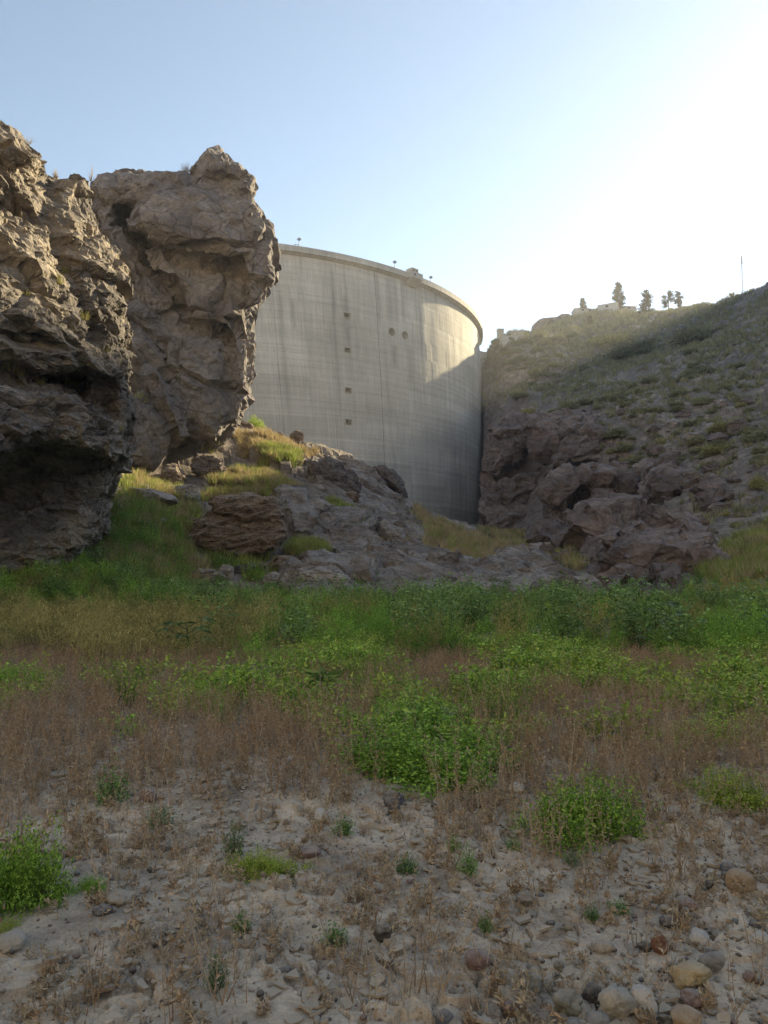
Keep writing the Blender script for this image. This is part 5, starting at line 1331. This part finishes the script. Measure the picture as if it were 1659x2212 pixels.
P = field(7000, .66, 11, 30, lambda x, y: np.maximum(olive_zone(x, y), .03)*d_tall(x, y)*(.3 + .7*sstep(nz2(x, y, .7, 228), -.3, .1)), 39); P = spaced(P, .5)
scatter('olive_weeds', 'olive brown wispy weeds on the left of the valley floor', 'weeds', P, yaw(len(P)), RNG.uniform(.6, 1.15, len(P)), OW)
# the weeds climb the bank below the overhang on the left
BANK = poly_on_ground([(-60,1325),(-60,1235),(120,1225),(210,1180),(245,1090),(330,1090),(400,1180),(380,1325)])
q = np.array(BANK); rg = np.random.default_rng(61); p = rg.uniform(q[:, :2].min(0), q[:, :2].max(0), (2600, 2)); p = p[in_poly(p[:, 0], p[:, 1], q)][:560]
P = np.column_stack((p, h_full(p[:, 0], p[:, 1], False)))
scatter('bank_weeds', 'dark green weeds climbing the bank under the overhang', 'weeds', P, yaw(len(P)), rg.uniform(.4, 1.1, len(P)), TW + BW + OW)
# yellow flower heads far right
FL = [weed(810, 8, 1.15, .25, (.05, .035), 8, leaf_mat('yellow_flowers', (.25,.24,.05), (.5,.47,.12), .3, .6, .3), .3, G_STEM, .6, .004, .75)]
P = field(700, .6, 24, 36, lambda x, y: sstep(x/y, .38, .46), 40); scatter('yellow_flowers', 'pale yellow flower heads above the weeds at the far right', 'flowers', P, yaw(len(P)), RNG.uniform(.9, 1.25, len(P)), FL)

# grass on the slopes
def on_slope(n, polys, seed, y0=28, y1=130, inv=None):
    rg = np.random.default_rng(seed); out = []
    for q in polys:
        q = np.array(q); lo, hi = q[:, :2].min(0), q[:, :2].max(0)
        for _ in range(40):
            p = rg.uniform(lo, hi, (n, 2)); k = in_poly(p[:, 0] + nz2(p[:, 0], p[:, 1], .5, 231)*1.5, p[:, 1] + nz2(p[:, 0], p[:, 1], .5, 232)*2, q); out.append(p[k])
            if sum(len(a) for a in out[-3:]) >= n: break
    p = np.concatenate(out); z = h_full(p[:, 0], p[:, 1], False); return np.stack((p[:, 0], p[:, 1], z), 1)
GT = [tuft(820+k, 34, .5, .2, .012) for k in range(3)]; GG = [tuft(830+k, 34, .5, .2, .012, G_GRASSG) for k in range(3)]
P = np.concatenate([on_slope(2000, [q], 41+k)[:(800, 1500, 800, 260, 90, 90, 110, 90)[k]] for k, q in enumerate(GRASS_POLYS)])
scatter('dry_grass', 'straw coloured dry grass on the terraces among the rocks', 'grass', P, yaw(len(P)), RNG.uniform(.6, 1.9, len(P)), GT)
P = np.concatenate([on_slope(1000, [q], 51+k)[:350] for k, q in enumerate(GRASS_POLYS)] + [field(2600, .55, 26, 52, lambda x, y: sstep(x/y, -.12, -.2)*(1 - region(x, y, ROCK_POLYS)), 55)])
scatter('green_grass', 'yellow green grass on the bank below the cliffs', 'grass', P, yaw(len(P)), RNG.uniform(.5, 2.0, len(P)), GG)
P = on_slope(500, [SILTY], 57)[:420]; scatter('sunlit_grass', 'dry grass catching the sun at the foot of the headland', 'grass', P, yaw(len(P)), RNG.uniform(.9, 1.7, len(P)), GT)

# ---- shrubs of the hillside: things, sharing a few meshes
SH = [bush_parts(850+k, 1, 1, .8, 90, 22, .17, ((G_SHRUB, G_SHRUB, G_SHRUBY, G_SHRUB)[k], G_TWIG), ragged=.35, hollow=.3) for k in range(4)]
def hill_shrub(px, py, wpx, k, label, group, flat=.8):
    g = ground(px, py); w = wpx*g[1]/FPX/2
    bush('hillside_shrub', label, 'shrub', g - np.array((0, 0, w*.12)), SH[k], (w, w, w*flat), px*.77, group)
for px, py, w, k, lab in [(1325,745,66,2,'sunlit yellow green shrub in the middle of the hazy hillside'),(1285,745,40,2,'yellowish shrub left of the sunlit shrub on the hazy hillside'),(1205,776,26,2,'small pale yellow shrub on the slope above the dam end'),
      (1370,770,110,0,'wide dark shrub below the sunlit shrub on the hazy hillside'),(1500,742,90,0,'dark shrub in the gully of the right hillside'),(1330,950,60,0,'grey green cushion shrub above the outcrop'),(1560,940,62,2,'yellow shrub above the grey scree at the right'),
      (1545,980,60,2,'second yellow shrub beside the grey scree at the right'),(1640,1050,40,2,'tall yellow shrub at the right edge of the hillside'),(1640,945,70,0,'green shrub at the right edge above the scree'),(1175,690,10,0,'tiny dark bush on the dam end cliff')]:
    hill_shrub(px, py, w, k, lab, None, 1.4 if 'tall' in lab else .7)
rg = np.random.default_rng(77); n = 0
while n < 260:
    px = rg.uniform(1060, 1670); py = rg.uniform(700, 1010)
    if py < 715 + max(0, 1320-px)*.0 or py > 1010 - max(0, 1300-px)*.5: continue
    q = _hit(px, py, h_smooth)
    if q is None or q[1] > 330: continue
    if nz2(np.array([q[0]]), np.array([q[1]]), .03, 241)[0] + rg.normal()*.25 < 0: continue
    k = int(rg.choice([0, 1, 3, 2], p=[.34, .3, .3, .06])); w = rg.uniform(14, 40)*(1.0 if py > 800 else .8)
    hill_shrub(px, py, w, k, 'grey green shrub scattered on the hazy hillside' if k != 2 else 'yellowish dry shrub scattered on the hazy hillside', 'grey green shrubs on the hillside' if k != 2 else 'yellowish shrubs on the hillside'); n += 1
for k, (px, py, w) in enumerate([(1175,952,14),(1290,985,16),(1320,990,22),(1345,995,16),(1365,985,18),(1330,1025,16),(1290,1028,16),(1390,1030,18),(1418,1030,16),(1260,992,20),(1430,960,20),(1460,1020,16),(1590,1140,24),(1610,1155,26),(1640,1150,30),(1570,1120,18),(1410,1170,16)]):
    hill_shrub(px, py, w, 2, 'yellow grass tussock among the rocks of the outcrop', 'yellow tussocks on the outcrop', 1.0)
HG = [tuft(860+k, 26, 1.0, .45, .05, (G_SHRUB, G_HILLG)[k % 2], .6) for k in range(4)]
rg = np.random.default_rng(78); pts = []
for _ in range(110):
    x = rg.uniform(5, 130, 400); y = rg.uniform(50, 320, 400); e = np.degrees(np.arctan2(x, y)); k = (e > 7) & (e < 29) & (nz2(x, y, .05, 243) + nz2(x, y, .3, 244)*.5 > -.18) & (region(x, y, ROCK_POLYS) < .5); pts.append(np.stack((x[k], y[k]), 1))
p = np.concatenate(pts)[:9000]; P = np.column_stack((p, h_full(p[:, 0], p[:, 1], False)))
scatter('hillside_scrub', 'low grey green scrub and grass covering the hillside', 'scrub', P, yaw(len(P)), rg.uniform(.5, 1.1, len(P))*(.5 + P[:, 1]/260), HG)
for px, w, lab in [(1362,22,'round shrub on the ridge right of the low pale house'),(1378,18,'round shrub on the ridge beside the ragged pine'),(1410,26,'low shrub on the ridge between the ragged pine and the pair'),(1425,16,'small shrub on the ridge left of the close pair of pines'),(1500,22,'dark round shrub where the ridge starts to climb'),(1485,16,'low shrub on the ridge left of the dark round shrub'),(1240,12,'low bush on the hilltop left of the lone small pine'),(1290,14,'small bush at the left gable of the white house')]:
    s = skyline(px); g = at(s[0], s[1]-2); q = w*g[1]/FPX/2; bush('ridge_shrub', lab, 'shrub', g - np.array((0, 0, q*.2)), SH[0], (q, q, q*.9), px)

# sunlit shrub behind the headland, plants on the cliffs
g = ground(550, 912); w = 42*g[1]/FPX/2
fine = bush_parts(870, 1, 1, 1.5, 260, 24, .09, (G_LIME, G_STEM), up=1.5, ragged=.3, hollow=.15)
bush('sunlit_shrub', 'bright yellow green shrub in the sun behind the headland', 'shrub', g, fine, (w, w, w))
bpy.context.view_layer.update()
def bvh_of(o): return BVHTree.FromPolygons([o.matrix_world @ v.co for v in o.data.vertices], [p.vertices[:] for p in o.data.polygons])
CB = [bvh_of(o) for o in (cliff_near, cliff_head)]
def cliff_hit(px, py):
    d = Vector(pt(px, py, 1.0) - EYE).normalized(); best = None
    for b in CB:
        h = b.ray_cast(Vector(EYE), d)
        if h[0] is not None and (best is None or h[3] < best[1]): best = (h[0], h[3])
    return best[0] if best else None
def cliff_top(px):
    for py in range(240, 700):
        h = cliff_hit(px, py)
        if h is not None: return h
def dry_plant(label, h, px_w, px_h, seed, group=None, mats=(G_DRYPALE, G_DRY), name='dry_plant', n=16):
    k = h[1]/FPX; m = dry_sprig(seed, n, 1.0, .12, mats, .8); o = obj(name, m, None, h); s = px_h*k; o.scale = (px_w*k*1.3, px_w*k*1.3, s); tag(o, label, 'plant', group); return o
BIGDRY = []
def twigs(label, h, w, hh, seed, n=40, mat=G_TWIG):
    k = h[1]/FPX; rg = np.random.default_rng(seed); A = np.zeros((n, 3)); B = unit(n, rg); B[:, 2] = np.abs(B[:, 2]); B *= (w*k*.5, w*k*.5, hh*k); A = B*rg.uniform(0, .5, n)[:, None]*(1, 1, .6)
    v, f = stem_tris(A, B, .014); o = obj('dry_bush', join([(v, f, 0)], 'dry_bush', (mat,)), None, h); return tag(o, label, 'bush')
h = cliff_top(197); twigs('tall pale dry plant on top of the cliff in front of the sky', h, 24, 46, 1, 46)
h = cliff_top(405); twigs('tangled dry bush beside the top block of the headland', h, 46, 26, 2, 90)
h = cliff_top(120); twigs('small dry bush in the notch between the two cliffs', h, 22, 24, 3, 40)
h = cliff_top(62); twigs('thin dry twigs on the highest left cliff top', h, 50, 26, 4, 14)
GC = tuft(880, 44, .5, .22, .012, G_SHRUBY, .7)
for k, (px, py, s) in enumerate([(20,800,60),(45,812,44),(5,790,60),(140,590,26),(125,612,30),(180,690,30),(300,860,30),(415,905,24),(88,830,26),(150,830,40),(165,838,30),(430,975,30),(230,760,20),(60,640,24),(470,960,30),(260,930,20),(455,985,34),(310,870,22)]):
    h = cliff_hit(px, py)
    if h is None: continue
    o = obj('cliff_grass', GC, None, h); q = s*h[1]/FPX*1.6; o.scale = (q, q, q); o.rotation_euler = (0, 0, k); tag(o, 'yellow green grass tuft growing from a ledge of the cliff', 'grass tuft', 'grass tufts on the cliffs')
for k, (px, py, s) in enumerate([(100,815,26),(62,818,20),(75,822,14),(130,826,18)]):
    h = cliff_hit(px, py)
    if h is None: continue
    q = s*h[1]/FPX; o = obj('ledge_stone', scree[1], None, h - Vector((0, -.1, q*.1))); o.scale = (q, q, q); o.rotation_euler = (0, 0, k); tag(o, 'pale stone lying on the grassy ledge above the overhang', 'rock', 'stones on the cliff ledge')


# ------------------------------------------------------------------ light, air, camera
SUN_AZ, SUN_EL = R(45), R(23.3)
w = bpy.data.worlds.new('World'); scene.world = w; w.use_nodes = True
nt = w.node_tree; sky = nt.nodes.new('ShaderNodeTexSky'); sky.sky_type = 'NISHITA'; sky.sun_disc = False
sky.sun_elevation = SUN_EL; sky.sun_rotation = SUN_AZ; sky.altitude = 300; sky.air_density = 0.6; sky.dust_density = 0.2; sky.ozone_density = 0.4
bg = nt.nodes['Background']; hs_ = nt.nodes.new('ShaderNodeHueSaturation'); hs_.inputs['Saturation'].default_value = .84; hs_.inputs['Hue'].default_value = .484; nt.links.new(sky.outputs[0], hs_.inputs['Color']); nt.links.new(hs_.outputs[0], bg.inputs[0]); bg.inputs[1].default_value = 0.10
sun = bpy.data.lights.new('sun', 'SUN'); sun.energy = 5.0; sun.angle = R(0.5); sun.color = (1.0, .83, .52)
so = obj('sun', sun, None, (60, 60, 80))
d = Vector((math.sin(SUN_AZ)*math.cos(SUN_EL), math.cos(SUN_AZ)*math.cos(SUN_EL), math.sin(SUN_EL)))
so.rotation_euler = d.to_track_quat('Z', 'Y').to_euler()

HAZE = 0.0003
if HAZE:
    mb = MB(); mb.box(-630, 630, -630, 630, -80, 162)
    hm_ = bpy.data.materials.new('haze'); hm_.use_nodes = True; t = hm_.node_tree; t.nodes.clear()
    out = t.nodes.new('ShaderNodeOutputMaterial'); pv = t.nodes.new('ShaderNodeVolumePrincipled'); t.links.new(pv.outputs[0], out.inputs['Volume'])
    pv.inputs['Color'].default_value = (.93, .95, 1.0, 1); pv.inputs['Density'].default_value = HAZE; pv.inputs['Anisotropy'].default_value = .5
    o = mb.build('haze', hm_); tag(o, 'thin pale haze hanging in the valley air', 'haze', kind='stuff')

cam = bpy.data.cameras.new('camera'); co = obj('camera', cam, None, EYE)
cam.sensor_fit = 'HORIZONTAL'; cam.sensor_width = 36; cam.lens = 36*FPX/1659; cam.clip_start = .05; cam.clip_end = 6000
co.rotation_euler = (math.pi/2 + PITCH, 0, 0); scene.camera = co
scene.view_settings.view_transform = 'Standard'; scene.view_settings.look = 'None'; scene.view_settings.gamma = 1.0
scene.view_settings.exposure = 1.6
scene.cycles.max_bounces = 6; scene.cycles.transparent_max_bounces = 4; scene.cycles.volume_bounces = 2
scene.cycles.use_denoising = True; scene.cycles.denoising_prefilter = 'NONE'
